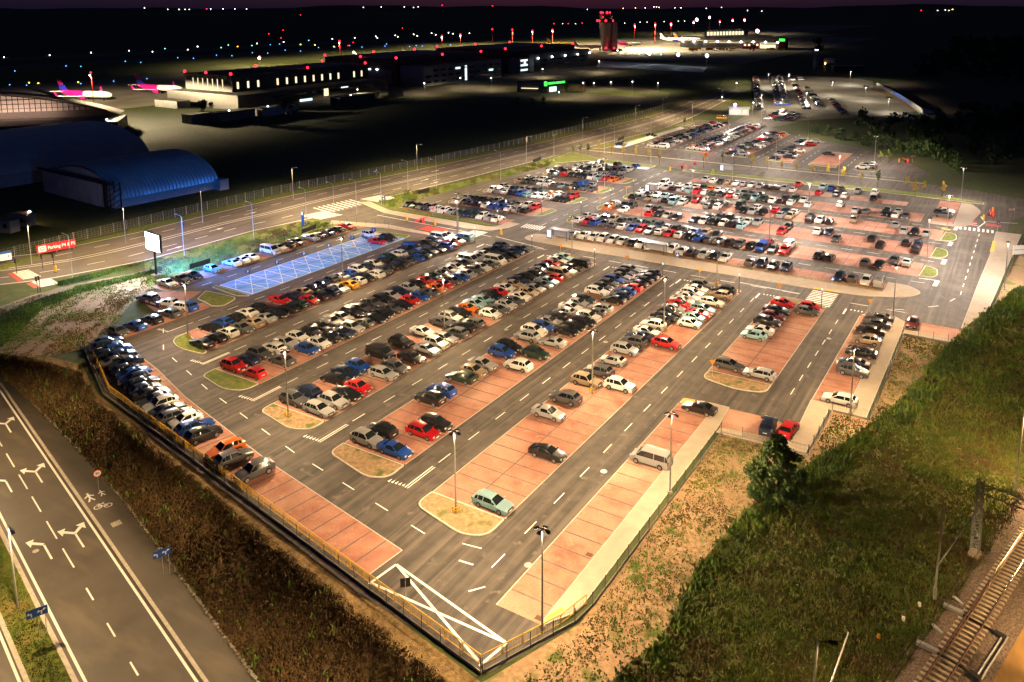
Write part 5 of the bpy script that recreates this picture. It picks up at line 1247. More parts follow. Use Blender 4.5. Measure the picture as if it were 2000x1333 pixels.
# floodlight on the big hangar roof edge, yard lamp and cabins
px = G(222,290); x, y = px
t = thing('yard_mast', 'blue-lit mast with a brilliant lamp behind the vaulted hangars', 'lamp mast', (x,y,0)); mb = MB(); mb.tube([(0,0,0),(0,0,13)], [.16,.08], 8); mb.build('pole', 'galv', t); bulb(-1.2, -1, 11.4, .35, 'whitelamp', t); mb = MB(); mb.bar((0,0,11.5), (-1.2,-1,11.5), .1); mb.build('arm', 'galv', t)
x, y = G(60,436)
t = thing('yard_lamp', 'brilliant warm yard lamp beside the site cabins', 'lamp mast', (x,y,0)); mb = MB(); mb.tube([(0,0,0),(0,0,3.0)], .06, 8); mb.build('pole', 'galv', t); bulb(0, 0, 2.9, .32, 'warmlamp', t)
d_ = bpy.data.lights.new('lamp_light', 'POINT'); d_.energy = 700; d_.color = (1,.6,.28); d_.shadow_soft_size = .2; link('lamp_light', d_, t, (0,-.3,3.2))
for px, py, lab in ((12,452,'left of the two site cabins by the warm lamp'), (44,440,'right of the two site cabins by the warm lamp')):
    x, y = G(px, py); t = thing('site_cabin', lab, 'cabin', (x,y,0), .25); mb = MB(); mb.box((0,0,1.5), (6,2.6,3)); mb.build('wall', 'cladlight', t); mb = MB(); mb.box((0,0,3.06), (6.2,2.8,.14)); mb.build('roof', 'clad', t)
    for dx in (-1.4,1.4): mb = MB(); mb.box((dx,-1.33,1.7), (1.1,.06,1.0)); mb.build('window', 'glass', t)
for i, (px, py, w, h) in enumerate(((390,238,14,4),(455,233,22,4),(530,224,18,4),(562,221,8,4),(690,200,30,4),(765,190,14,5))):
    x, y = G(px, py); t = thing('low_shed', 'low flat-roofed shed in front of the hangars, %s from left' % ordinal(i+1), 'shed', (x,y,0), PI/2+.05, 'low sheds before the hangars'); mb = MB(); mb.box((0,0,h/2), (w,7,h)); mb.build('wall', 'hangarwall' if i < 4 else 'clad', t); mb = MB(); mb.box((0,0,h+.15), (w+.5,7.5,.3)); mb.build('roof', 'roofdark', t)
    if i in (1,2,4): bulb(-2, 0, h+.4, .4, 'ledcool', t, 'wall_lamp')
# silo, batching plant and shed behind the back car park
x, y = G(1593,138); t = thing('silo', 'tall grey silo beyond the back car park', 'silo', (x,y,0)); mb = MB(); mb.tube([(0,0,0),(0,0,17),(0,0,17.6)], [2.4,2.4,.8], 18); mb.build('drum', 'hangarwall', t, 40); bulb(-.8,-.5,18.1,.4,'ledcool',t,'roof_lamp'); bulb(.9,-.5,18.1,.4,'ledcool',t,'roof_lamp')
x, y = G(1620,140); t = thing('batching_plant', 'steel hopper plant with inclined conveyor beside the silo', 'plant', (x,y,0)); mb = MB()
for a, b in ((-4,-3),(4,-3),(4,3),(-4,3)): mb.bar((a,b,0), (a,b,8), .4)
mb.build('legs', 'hangarwall', t); mb = MB(); mb.box((0,0,9.5), (9,7,4), 0, 0, 1.0); mb.build('hopper', 'hangarwall', t); mb = MB(); mb.bar((-12,0,.5), (-2,0,11), 1.4, .6); mb.build('conveyor', 'oldwood', t); bulb(-3,-4,7,.4,'warmlamp',t,'work_lamp')
x, y = G(1655,140); t = thing('long_shed', 'long flat-roofed shed right of the hopper plant', 'shed', (x,y,0), .5); mb = MB(); mb.box((0,0,2.4), (26,6,4.8)); mb.build('wall', 'clad', t); mb = MB(); mb.box((0,0,5), (27,7,.4)); mb.build('roof', 'hangarwall', t)
# kiosk with purple lamp and yellow van at the far car park corner
x, y = G(1443,224); t = thing('gate_kiosk', 'pale gate kiosk with a purple lamp', 'kiosk', (x,y,0), .3); mb = MB(); mb.box((0,0,1.7), (10,5,3.4)); mb.build('wall', 'offwhite', t); mb = MB(); mb.box((0,0,3.6), (11,6,.4)); mb.build('roof', 'galv', t); bulb(-2,-2,5.2,.8,'purplelamp',t,'lamp')
for i in (-3,0,3): mb = MB(); mb.box((i,-2.53,1.8), (1.6,.1,1.8)); mb.build('lit_window', 'litwin', t)
d_ = bpy.data.lights.new('lamp_light', 'POINT'); d_.energy = 2500; d_.color = (.85,.8,1); d_.shadow_soft_size = .3; link('lamp_light', d_, t, (-2,-4,5.2))
car_at('yV', 1410, 231, .1, 'yellow van beside the gate kiosk of the far car park', group='vans at the far car park')
# blue sheeting wall at the edge of the back car park
t = thing('site_hoarding', 'blue and white site hoarding along the back car park', 'hoarding', (0,0,0)); pts = [G(1712,166), G(1728,176), G(1744,184), G(1762,195), G(1780,206), G(1802,222)]
for i, (a, b) in enumerate(zip(pts[:-1], pts[1:])): mb = MB(); mb.bar((*a,1.1), (*b,1.1), .1, 2.2); mb.build('board', 'bluesheet' if i in (2,3) else 'cladgrey', t)

# ------------------------------------------------------------------ aircraft
def plane(x, y, rz, label, s=1.0, livery=('planewhite','planepink','planeblue','planepink')):
    t = thing('airliner', label, 'aircraft', (x,y,0), rz, 'airliners on the apron'); t.scale = (s,s,s)
    wt, rear, fin, eng = livery
    st_ = [(18.8,3.1,.15),(18.2,3.2,.9),(17,3.35,1.45),(15,3.5,1.85),(12,3.5,1.97),(0,3.5,1.97)]; st2 = [(0,3.5,1.97),(-8,3.55,1.95),(-12,3.9,1.6),(-16,4.5,.95),(-18.6,4.9,.3)]
    mb = MB(); mb.tube([(a,0,b) for a, b, c in st_], [c for a, b, c in st_], 18); mb.build('front_fuselage', wt, t, 50)
    mb = MB(); mb.tube([(a,0,b) for a, b, c in st2], [c for a, b, c in st2], 18); mb.build('rear_fuselage', rear, t, 50)
    mb = MB(); mb.box((17.0,0,4.35), (.9,1.9,.45), 0, 0, .7); mb.build('cockpit_window', 'glass', t)
    def slab(P, th): 
        mb = MB(); n = len(P); mb.add([(a,b,c-th/2) for a, b, c in P]+[(a,b,c+th/2) for a, b, c in P], [tuple(range(n-1,-1,-1)), tuple(range(n,2*n))]+[(i,(i+1)%n,n+(i+1)%n,n+i) for i in range(n)]); return mb
    for q in (-1, 1):
        slab([(4.5,q*1.6,2.5),(-1.5,q*1.6,2.5),(-4.6,q*16.6,3.9),(-3.0,q*16.6,3.9)], .35).build('wing', wt, t)
        mb = MB(); mb.add([(-4.6,q*16.5,3.9),(-3.0,q*16.5,3.9),(-4.4,q*17.2,6.3),(-5.2,q*17.2,6.3),(-4.6,q*16.7,3.9),(-3.0,q*16.7,3.9),(-4.4,q*17.35,6.3),(-5.2,q*17.35,6.3)], [(0,1,2,3),(7,6,5,4),(0,4,5,1),(1,5,6,2),(2,6,7,3),(3,7,4,0)]); mb.build('winglet', rear if rear != wt else wt, t)
        slab([(-14.5,q*.8,4.9),(-17.5,q*.8,4.9),(-19.3,q*6.1,5.3),(-17.9,q*6.1,5.3)], .22).build('tailplane', wt, t)
        mb = MB(); mb.tube([(5.2,q*5.7,1.75),(4.9,q*5.7,1.75),(2.6,q*5.7,1.8),(.6,q*5.7,1.9)], [1.02,1.16,1.1,.6], 16); e = mb.build('engine', eng, t, 50)
        mb = MB(); mb.tube([(5.22,q*5.7,1.75),(5.26,q*5.7,1.75)], .85, 14); mb.build('intake', 'darkmetal', e)
        mb = MB(); mb.tube([(-1,q*3.4,2.6),(-1,q*3.4,.5)], .18, 6)
        for dy in (-.35,.35): mb.tube([(-1,q*3.4+dy-.15,.55),(-1,q*3.4+dy+.15,.55)], .55, 10)
        mb.build('main_gear', 'darkmetal', t)
    P = [(-11.5,4.9),(-17.6,4.9),(-19.6,11.6),(-17.4,11.6)]
    f = .62; Pm0 = (P[0][0]+(P[3][0]-P[0][0])*f, P[0][1]+(P[3][1]-P[0][1])*f); Pm1 = (P[1][0]+(P[2][0]-P[1][0])*f, P[1][1]+(P[2][1]-P[1][1])*f)
    for nm, Q, m in (('tail_fin', [P[0],P[1],Pm1,Pm0], fin), ('fin_tip', [Pm0,Pm1,P[2],P[3]], rear)):
        mb = MB(); mb.add([(a,-.16,b) for a, b in Q]+[(a,.16,b) for a, b in Q], [(0,1,2,3),(7,6,5,4),(0,4,5,1),(1,5,6,2),(2,6,7,3),(3,7,4,0)]); mb.build(nm, m, t)
    mb = MB(); mb.tube([(13,0,2),(13,0,.4)], .14, 6)
    for dy in (-.25,.25): mb.tube([(13,dy-.1,.4),(13,dy+.1,.4)], .4, 10)
    mb.build('nose_gear', 'darkmetal', t); return t
plane(-433,189.5,rad(17),'pink, blue and white airliner parked nearest the left edge'); plane(-431,236,rad(12),'pink, blue and white airliner half hidden by the dark hangar')
plane(-452,430,rad(14),'airliner behind the dark hangar with only its purple tail showing'); x, y = G(745,125); plane(x-14,y,rad(15),'airliner with blue tail above the middle hangar roof', 1, ('planewhite','planewhite','planeblue','planewhite'))
x, y = G(815,114); plane(x,y,rad(15),'white-tailed airliner behind the middle hangar', 1, ('planewhite',)*4); x, y = G(878,108); plane(x,y,rad(15),'airliner with white and blue tail beyond the middle hangar', 1, ('planewhite','planewhite','planewhite','planeblue'))
x, y = G(1098,93); plane(x,y,rad(30),'yellow freight airliner left of the control tower', 1.15, ('planeyellow',)*4); x, y = G(1150,97); plane(x,y,rad(28),'white airliner just left of the control tower', 1.1, ('planewhite','planewhite','planewhite','planewhite'))
x, y = G(1226,91); plane(x,y,rad(30),'white and pink airliner right of the control tower', 1.05); x, y = G(1316,82); plane(x,y,rad(30),'white airliner with pale blue tail near the far apron lamps', 1.2, ('planewhite','planewhite','planewhite','planeblue')); x, y = G(1342,81); plane(x,y,rad(30),'airliner with red-orange tail near the far apron lamps', 1.2, ('planewhite','planewhite','planeorange','planewhite'))
# ------------------------------------------------------------------ apron and area lamp masts
mb = MB(); mb.tube([(0,0,0),(0,0,1)], [.012,.007], 8); ME_AM = mb.mesh('pole', 'redwhite'); ME_AM2 = mb.mesh('pole', 'galv')
def apron_mast(px, py, top, label, watts, lamp=1.0, red=True, col=(1,.77,.44), wide=2.7, floor=.14):
    if watts > 50: watts = 4.0
    x, y = G(px, py); H = height_at((x,y), top)
    t = thing('apron_mast', label, 'lamp mast', (x,y,0), 0, 'tall apron lamp masts'); p = link('pole', ME_AM if red else ME_AM2, t); p.scale = (H*.9,H*.9,H)
    dist = math.hypot(x-CAM[0], y-CAM[1]); r = dist/1574*1.5
    mb = MB(); mb.box((0,0,H-.3), (3.2,1.2,.5)); mb.build('head_frame', 'darkmetal', t)
    if lamp: bulb(.4, -.9, H-.9, r*lamp, 'whitelamp' if lamp < 1.3 else 'ledcool', t, 'flood_lamp')
    if red: bulb(0, 0, H+r*1.0, r*.95, 'redlamp', t, 'red_beacon')
    if watts: spot(t, (.9,-1.4,H-1.6), watts*4*PI*H*H, col, 170, .15, .6, True, None, wide, floor)
for a in ((184,215,144,'apron mast in front of the left airliner',60000,.9), (665,126,82,'red and white apron mast behind the dark hangar',52000,.7), (508,128,112,'short bright apron lamp behind the dark hangar',20000,1.6), (864,106,72,'apron mast behind the middle hangar, left of a pair',90000,.9), (900,106,69,'apron mast behind the middle hangar, right of a pair',90000,.9),
          (1001,92,60,'striped apron mast, leftmost of four before the tower',20000,.0), (1040,92,62,'apron mast, second of four before the tower',90000,.8), (1079,92,60,'apron mast, third of four before the tower',90000,.8), (962,94,59,'slim striped mast left of the four apron masts',0,.0),
          (1239,90,50,'apron mast just right of the tower',70000,.6), (1279,88,48,'apron mast second right of the tower',90000,.6), (1310,78,47,'pair of pale apron lamps over the airliners',90000,1.0), (1354,70,44,'apron mast behind the airliner tails',90000,1.0), (1360,66,38,'brightest far apron mast with a wide glow',90000,1.9), (1385,66,34,'far apron mast, twin lamps',90000,1.3), (1405,66,43,'far apron mast with red beacon',40000,.6), (1430,68,40,'far apron mast right of the red beacon',60000,1.0), (1453,72,39,'far apron mast with amber lamp',50000,1.2), (1478,92,60,'brilliant greenish white lamp right of the terminal',40000,2.2)):
    apron_mast(*a)
for a in ((1268,127,103,'brilliant white lamp over the pale forecourt, left of three',26000,2.0), (1324,130,105,'brilliant white lamp over the pale forecourt, middle of three',26000,2.2), (1380,132,107,'brilliant white lamp over the pale forecourt, right of three',26000,2.2)): apron_mast(*a[:4], 3.0, a[5], False, (.9,.96,1), 2.2, .25)
for i, (px, py, top, w) in enumerate(((1139,185,159,9000),(1092,192,177,7000),(1285,178,160,9000),(1235,182,157,8000),(1160,175,160,7000),(1193,173,158,6000),(900,170,150,8000),(700,195,172,7000),(830,182,160,9000),(960,172,150,9000),(1060,150,133,9000),(1410,196,187,9000),(1470,226,197,8000),(1438,174,160,4000),(1170,140,118,9000))):
    apron_mast(px, py, top, 'area lamp near the hangars and roundabout, %s from list of the group' % ordinal(i+1) if 0 else 'slender area lamp between hangars and car parks, %s' % ordinal(i+1), 3.0*w/8000, .7, False, (1,.78,.40), 1.8, .40)
for i, (px, py, w) in enumerate(((1487,205,9000),(1527,213,9000),(1575,200,14000),(1690,190,16000),(1735,212,14000),(1625,180,16000),(1660,160,15000),(1540,165,12000),(1500,165,10000))):
    apron_mast(px, py, py-22, 'slim lamp of the back car park, %s' % ordinal(i+1), 1.2, .35, False, (1,.83,.58), 2.6, .17)
for i, (px, py) in enumerate(((1206,100),(1213,103),(1222,100),(1232,105),(1240,102),(1248,106),(1262,104),(1291,108))):
    x, y = G(px, py+6); t = thing('yard_light', 'bright lamp in the cluster below the control tower, %s from left' % ordinal(i+1), 'lamp', (x,y,0), 0, 'lamps below the control tower'); mb = MB(); mb.tube([(0,0,0),(0,0,4)], .12, 6); mb.build('pole', 'galv', t); bulb(0,0,4.2,.75,('ledcool','greenlamp','whitelamp')[i%3],t,'lamp')
# ------------------------------------------------------------------ airfield and horizon lights
def far_lights(pts, m, name, label, group, r=1.0, cap=7000):
    for px, py in pts:
        x, y = G(px, max(py, 24)); D = math.hypot(x-CAM[0], y-CAM[1]); z = 0
        if py < 24 or D > cap:
            ux, uy = (x-CAM[0])/D, (y-CAM[1])/D; D2 = cap+random.uniform(0,600); x, y = CAM[0]+ux*D2, CAM[1]+uy*D2; fw_ = D2*(_fw[0]*ux+_fw[1]*uy)
            lo, hi = -50., 400.
            for _ in range(40):
                m_ = (lo+hi)/2; q = np.array([x,y,m_])-CAM; yy = CY+F_PX*(q@_dn)/(q@_fw)
                if yy > py: lo = m_
                else: hi = m_
            z = m_; D = D2
        o = link(name, ME_BALL[m], None, (x,y,z+.4)); rr = max(.25, D/1574*.72*r); o.scale = (rr,rr,rr); tag(o, label, 'light', group)
far_lights([(8,113),(97,109),(178,104),(252,100),(298,102),(367,98),(386,92),(502,86),(554,83),(649,77),(693,75),(734,72),(737,75),(772,70),(777,73),(808,68),(815,71),(843,66),(851,69),(876,65),(885,67),(917,66)], 'whitelamp', 'runway_light', 'small white light along the distant runway', 'white runway lights', 1.15)
far_lights([(29,140),(129,130),(158,131),(245,121),(275,123),(347,114),(378,115),(423,109),(453,110),(493,104),(523,105),(557,99),(587,101),(528,88),(546,87),(19,167),(52,168),(118,168),(158,165),(222,160),(287,155),(622,94),(654,93),(683,90),(707,93),(752,91),(755,87),(800,92),(813,90),(825,91),(880,89),(890,103)], 'bluelamp', 'taxiway_light', 'small blue taxiway light on the dark airfield', 'blue taxiway lights', 1.0)
far_lights([(322,96),(432,94),(446,89),(492,90),(603,80)], 'greenlamp', 'threshold_light', 'small green light at the runway threshold', 'green runway lights', 1.1)
far_lights([(464,92),(652,92),(587,88),(615,89),(57,163),(75,164),(153,162)], 'yellowlamp', 'taxiway_sign', 'small glowing yellow taxiway sign', 'yellow taxiway signs', 1.4)
far_lights([(525,67),(549,75),(553,60),(786,56),(680,90),(690,84),(587,30),(864,11),(962,12),(1082,47),(1110,47),(1137,46),(1205,46),(1799,21),(404,18)], 'redlamp', 'obstacle_light', 'distant red obstacle light', 'distant red lights', 1.3)
far_lights([(283,16),(328,19),(350,19),(362,19),(370,19),(412,18),(436,18),(459,18),(482,18),(710,15),(745,14),(790,14),(808,15),(817,14),(1147,19),(1260,16),(1277,14),(1287,15),(1318,16),(1330,16),(1379,17),(1409,15),(1460,21),(1488,22),(1831,21),(1846,20),(1853,21),(1099,47),(1124,47),(1220,46),(1250,44),(1264,44),(1297,43),(1325,42),(1337,42)], 'whitelamp', 'distant_lamp', 'tiny pale lamp near the dark horizon', 'lamps near the horizon', .8)
far_lights([(1217,17),(1241,16),(1282,14),(1860,19)], 'orangelamp', 'distant_lamp', 'tiny orange lamp near the dark horizon', 'orange lamps near the horizon', .9)
# dark hills on the horizon
mb = MB(); N = 90; g = []
for i in range(N+1):
    a = rad(20)+rad(150)*i/N; h_ = 70+22*math.sin(i*.31)+14*math.sin(i*.83+1)+8*math.sin(i*2.1)
    g.append([(CAM[0]+D*math.cos(a), CAM[1]+D*math.sin(a), z) for D, z in ((6800,.5),(9500,h_*.55),(12500,h_*1.0),(13500,h_*.9))])
mb.add([p for r in g for p in r], [(i*4+j,(i+1)*4+j,(i+1)*4+j+1,i*4+j+1) for i in range(N) for j in range(3)])
struct(mb.build('hills', 'grass', smooth=80))
# ------------------------------------------------------------------ vegetation
def in_poly(P, poly):
    x, y = P[:,0], P[:,1]; c = np.zeros(len(P), bool); n = len(poly)
    for i in range(n):
        x0, y0 = poly[i][:2]; x1, y1 = poly[(i+1)%n][:2]
        m_ = ((y0 > y) != (y1 > y)); xi = (x1-x0)*(y-y0)/((y1-y0) if y1 != y0 else 1e-9)+x0
        c ^= m_ & (x < xi)
    return c
def sample_poly(poly, n, clump=0):
    P = np.array([p[:2] for p in poly]); lo, hi = P.min(0), P.max(0); outp = []
    while sum(map(len, outp)) < n:
        Q = RNG.uniform(lo, hi, (n*3, 2))
        if clump:
            f = np.sin(Q[:,0]*.55+1.3*np.sin(Q[:,1]*.4))+np.sin(Q[:,1]*.7+1.1*np.sin(Q[:,0]*.33))+.8*np.sin(Q[:,0]*1.7+Q[:,1]*1.3)
            Q = Q[RNG.uniform(-2,2,len(Q))*clump < f]
        outp.append(Q[in_poly(Q, poly)])
    return np.concatenate(outp)[:n]
def tufts(name, P, zf, h0, h1, w, blades, mats_, label=None, lean=.45):
    """blades of grass and weed leaves, joined into one sheet of ground cover"""
    n = len(P); B = blades; N = n*B
    base = np.repeat(P, B, 0)+RNG.normal(0, w*1.6, (N,2)); z = np.repeat(zf, B) if hasattr(zf, '__len__') else np.full(N, zf)
    a = RNG.uniform(0, 2*np.pi, N); hh = np.repeat(RNG.uniform(h0, h1, n), B)*RNG.uniform(.6,1.1,N); ww = w*RNG.uniform(.6,1.4,N)
    l_ = RNG.uniform(.1, lean, N)*hh; b = RNG.uniform(0, 2*np.pi, N); dx, dy = np.cos(a)*ww, np.sin(a)*ww
    V = np.empty((N,4,3)); mid = .55
    V[:,0] = np.c_[base[:,0]-dx*.5, base[:,1]-dy*.5, z-.03]; V[:,1] = np.c_[base[:,0]+dx*.5, base[:,1]+dy*.5, z-.03]
    V[:,2] = np.c_[base[:,0]+np.cos(b)*l_*mid+dx*.6, base[:,1]+np.sin(b)*l_*mid+dy*.6, z+hh*mid]; V[:,3] = np.c_[base[:,0]+np.cos(b)*l_, base[:,1]+np.sin(b)*l_, z+hh]
    me = bpy.data.meshes.new(name); me.vertices.add(N*4); me.vertices.foreach_set('co', V.ravel()); me.loops.add(N*6); me.polygons.add(N*2)
    idx = (np.arange(N)[:,None]*4+np.array([0,1,2,0,2,3])).ravel(); me.loops.foreach_set('vertex_index', idx)
    me.polygons.foreach_set('loop_start', np.arange(N*2)*3); me.polygons.foreach_set('loop_total', np.full(N*2, 3))
    for m_ in mats_: me.materials.append(MT[m_])
    if len(mats_) > 1:
        f = np.sin(base[:,0]*.33+base[:,1]*.21)+.8*np.sin(base[:,1]*.61-base[:,0]*.17)+RNG.normal(0,.5,N); me.polygons.foreach_set('material_index', np.repeat(np.clip((f+1.2)/2.4*len(mats_),0,len(mats_)-1).astype(int), 2))
    me.update(calc_edges=True); me.validate(); o = struct(link(name, me), 'stuff')
    if label: o['label'] = label
    return o
near_rough = [G(*p) for p in EDGE]+[(62,100),(68,80),(63,45),(56.6,6),(50,-16),(46,-34),(34,-42)]
tufts('rough_grass', sample_poly(near_rough, 34000), .016, .12, .42, .11, 5, ('bladegreen','bladedry','bladegreen','bladelime','bladegreen'), 'rough grass and weeds between car park and railway')
edge_band = [G(*p) for p in EDGE]+[G(p[0]+38, p[1]+30) for p in EDGE[::-1]]
tufts('weed_clumps', sample_poly(edge_band, 1500, 1.2), .016, .3, .8, .2, 6, ('bladelime','leaf'), 'leafy green weeds along the top of the rough slope')
straw_poly = [(24.6,-27),(24.3,11.4),(35.4,11.6),(35.6,24.6),(40.4,24.6),(40.2,57.4),(49,57.4),(51,60)]+[G(*p) for p in EDGE[::-1]]+[(22,-36)]
tufts('sparse_tufts', sample_poly(straw_poly, 4200, 1.3), .012, .08, .26, .13, 4, ('bladelime','bladedry','bladegreen'), 'sparse grass tufts on the bare slope')
# embankment brush
iT = RNG.integers(KT*2, len(T_)-KT*2, 30000); sT = RNG.uniform(.16, .985, 30000); pz = np.array([p[1] for p in prof]); ps = np.array([p[0] for p in prof])
fr = RNG.uniform(0,1,30000); Pm = (T_[iT]*(1-fr[:,None])+T_[iT+1]*fr[:,None])*(1-sT[:,None])+(B_[iT]*(1-fr[:,None])+B_[iT+1]*fr[:,None])*sT[:,None]
zz = np.interp(sT, ps, pz); keep = (Pm[:,0] > -110) & (Pm[:,0] < 40); tufts('dry_brush', Pm[keep], zz[keep], .08, .30, .13, 4, ('bladedry','mulch','bladedry'), 'dry brush covering the embankment', .7)
q = RNG.integers(0, keep.sum(), 260); tufts('green_weeds', Pm[keep][q], zz[keep][q], .3, .7, .18, 7, ('bladelime','bladegreen'), 'scattered green weeds on the embankment')
sl2 = sT < .24; tufts('shoulder_straw', Pm[keep & sl2], zz[keep & sl2], .05, .2, .1, 5, ('bladedry','drygrass'), 'straw along the embankment shoulder', .8)
e_s = RNG.uniform(-60, 70, 900); e_n = np.interp(e_s, [-51,-30,-20,-10,4,12,38,70], [1.75,3.0,3.6,4.05,4.35,4.3,3.9,3.85])+RNG.uniform(0,.35,900)
tufts('path_weeds', np.array([stp(a, b) for a, b in zip(e_s, e_n)]), ST_Z+.05, .1, .4, .13, 5, ('bladelime','bladegreen','bladedry'), 'weeds along the edge of the cycle path')
md = np.array([stp(a, b) for a, b in zip(RNG.uniform(-30,70,5200), RNG.uniform(-10.25,-7.85,5200))]); tufts('median_grass', md, ST_Z+.06, .06, .2, .08, 4, ('bladelime','bladegreen','bladedry'), 'short grass on the street median')
wg = [G(*p) for p in ((0,604),(60,582),(140,560),(290,532),(300,570),(255,592),(205,655),(165,682),(75,700),(0,690))]
tufts('waste_grass', sample_poly(wg, 5200, .9), .014, .06, .22, .12, 4, ('bladelime','bladegreen','bladedry'), 'patchy grass on the waste ground at the left')
gl = [G(*p) for p in ((0,618),(70,588),(160,560),(300,529),(300,536),(165,570),(85,602),(40,645),(0,680))]
tufts('verge_weeds', sample_poly(gl, 2600), .014, .15, .5, .16, 5, ('bladelime','leaf'), 'lush weeds along the edge of the waste ground')
tufts('verge_weeds', sample_poly([G(*p) for p in ((112,553),(160,541),(290,510),(282,514),(165,549),(120,560))], 900), .03, .15, .5, .15, 5, ('bladelime','leaf'))
for poly, n in ((([(-92.2,9),(-92.2,62),(-98,61),(-104,59),(-106.4,46),(-107.2,30),(-106.8,18)]), 3600), ([(-108,97),(-103,85),(-94.2,80),(-93.6,97),(-91.8,122),(-87.2,152),(-93,180),(-96.6,122),(-100,104)], 3600)):
    tufts('verge_grass', sample_poly(poly, n, .8), .014, .06, .28, .14, 4, ('bladelime','bladegreen','bladedry'), 'grass on the verge of the dual carriageway')
def leaf_mesh(name, clumps, n, size, m, bias=None):
    """leaf faces scattered round clump centres (x, y, z, radius)"""
    C = np.array(clumps); w = C[:,3]**2; i = RNG.choice(len(C), n, p=w/w.sum()); d = RNG.normal(0,1,(n,3)); d /= np.linalg.norm(d,axis=1)[:,None]
    p = C[i,:3]+d*C[i,3:4]*(RNG.uniform(.35,1.05,(n,1))**.6)
    a = RNG.normal(0,1,(n,3)); a /= np.linalg.norm(a,axis=1)[:,None]; b = np.cross(a, RNG.normal(0,1,(n,3))); b /= np.linalg.norm(b,axis=1)[:,None]
    s = size*RNG.uniform(.6,1.4,(n,1)); V = np.empty((n,4,3)); V[:,0] = p-a*s*.5; V[:,1] = p+b*s*.32; V[:,2] = p+a*s*.5; V[:,3] = p-b*s*.32
    me = bpy.data.meshes.new(name); me.from_pydata(V.reshape(-1,3).tolist(), [], (np.arange(n)[:,None]*4+np.arange(4)).tolist()); me.materials.append(MT[m]); return me
# the lone tree
x, y = G(1518,985)
t = thing('lone_tree', 'dense dark green tree standing alone beside the fence corner', 'tree', (x,y,0)); t.scale = (.86,.86,.82)
mb = MB(); mb.tube([(0,0,0),(.05,0,1.5),(0,.1,4),(.1,0,8)], [.22,.18,.13,.03], 8)
for k in range(16):
    a = k*2.4; z0 = 1.2+k*.38; L = 3.2*(1-k/22); mb.tube([(0,0,z0),(math.cos(a)*L*.6,math.sin(a)*L*.6,z0+.7),(math.cos(a)*L,math.sin(a)*L,z0+1.0)], [.07,.05,.015], 5)
mb.build('trunk', 'bark', t)
cl = []
for k in range(95):
    z0 = RNG.uniform(.6, 9.2); R = float(np.interp(z0, [.5,1.5,3.2,5.5,7.5,9.2], [2.2,3.4,4.1,3.4,2.1,.5])); a = RNG.uniform(0,2*math.pi); rr = R*math.sqrt(RNG.uniform(.12,1)); cl.append((math.cos(a)*rr, math.sin(a)*rr, z0, RNG.uniform(.45,.9)))
link('crown', leaf_mesh('crown', cl, 13000, .34, 'leaf'), t)
# young street trees
def young(m): return leaf_mesh('crown', [(RNG.normal(0,.28),RNG.normal(0,.28),2.6+.35*k,.55-.03*k) for k in range(7)], 420, .26, m)
YM = {m: [young(m) for _ in range(2)] for m in ('leaflamplit','leaflime','leaf')}
mb = MB(); mb.tube([(0,0,0),(0,0,4.4)], [.06,.02], 6); me_yt = mb.mesh('trunk', 'bark')
for i, (px, py, m) in enumerate(((1119,306,'leaf'),(1134,305,'leaf'),(1149,303,'leaf'),(1170,303,'leaflamplit'),(1194,305,'leaflamplit'),(1218,308,'leaflamplit'),(1242,311,'leaflamplit'),(1266,313,'leaflamplit'),(1288,322,'leaflamplit'),(1392,353,'leaflime'),(1374,328,'leaflamplit'),(1411,318,'leaf'),(1468,330,'leaflamplit'),(1498,333,'leaflamplit'),(1527,336,'leaflamplit'),(1556,339,'leaflamplit'),(1586,345,'leaflamplit'),(1616,350,'leaflamplit'),(1648,356,'leaflamplit'),(1681,361,'leaflamplit'),(1714,366,'leaf'),(1772,372,'leaflamplit'),(1806,380,'leaflamplit'),(1840,386,'leaflamplit'),(1720,316,'leaflime'),(1736,320,'leaflime'),(1787,388,'leaflamplit'),(1337,247,'leaf'))):
    x, y = G(px, py); t = thing('young_tree', 'slim young tree on the verges by the rear road, %s from the left' % ordinal(i+1), 'tree', (x,y,0), random.uniform(0,6), 'young trees along the rear road'); link('trunk', me_yt, t); link('crown', random.choice(YM[m]), t); s = random.uniform(.75,1.1); t.scale = (s,s,s)
# bushes at the edge of the dark wood and the wood itself
def bush(n=900, m='leafdark', H=5, R=3): return leaf_mesh('crown', [(RNG.normal(0,R*.42),RNG.normal(0,R*.42),RNG.uniform(.6,H),RNG.uniform(.7,1.3)) for _ in range(16)], n, .7, m)
BM = [bush(), bush(H=7), bush(m='leaf', H=5.5)]; mb = MB(); mb.tube([(0,0,0),(0,0,4)], [.18,.05], 6); me_bt = mb.mesh('trunk', 'bark')
for i, (px, py) in enumerate(((1588,262),(1612,268),(1640,276),(1665,282),(1690,288),(1725,296),(1752,300),(1775,303),(1800,310),(1822,316),(1840,322),(1858,330),(1842,308),(1868,336),(1815,300),(1785,294))):
    x, y = G(px, py); t = thing('edge_bush', 'leafy bush at the edge of the dark wood, %s from the left' % ordinal(i+1), 'bush', (x,y+4,0), random.uniform(0,6), 'bushes at the edge of the wood'); link('trunk', me_bt, t); link('crown', BM[2] if i > 5 else BM[i%2], t); s = random.uniform(.7,1.15)*(1 if i > 4 else .8); t.scale = (s,s,s)
wood = [(-26,275),(-12,262),(14,254),(40,232),(70,210),(150,170),(260,160),(320,420),(160,470),(40,372),(2,330),(-20,312)]
cl = []
for p in sample_poly(wood, 300):
    for k in range(5): cl.append((p[0]+RNG.normal(0,1.8), p[1]+RNG.normal(0,1.8), RNG.uniform(.5,7.5), RNG.uniform(1.2,2.4)))
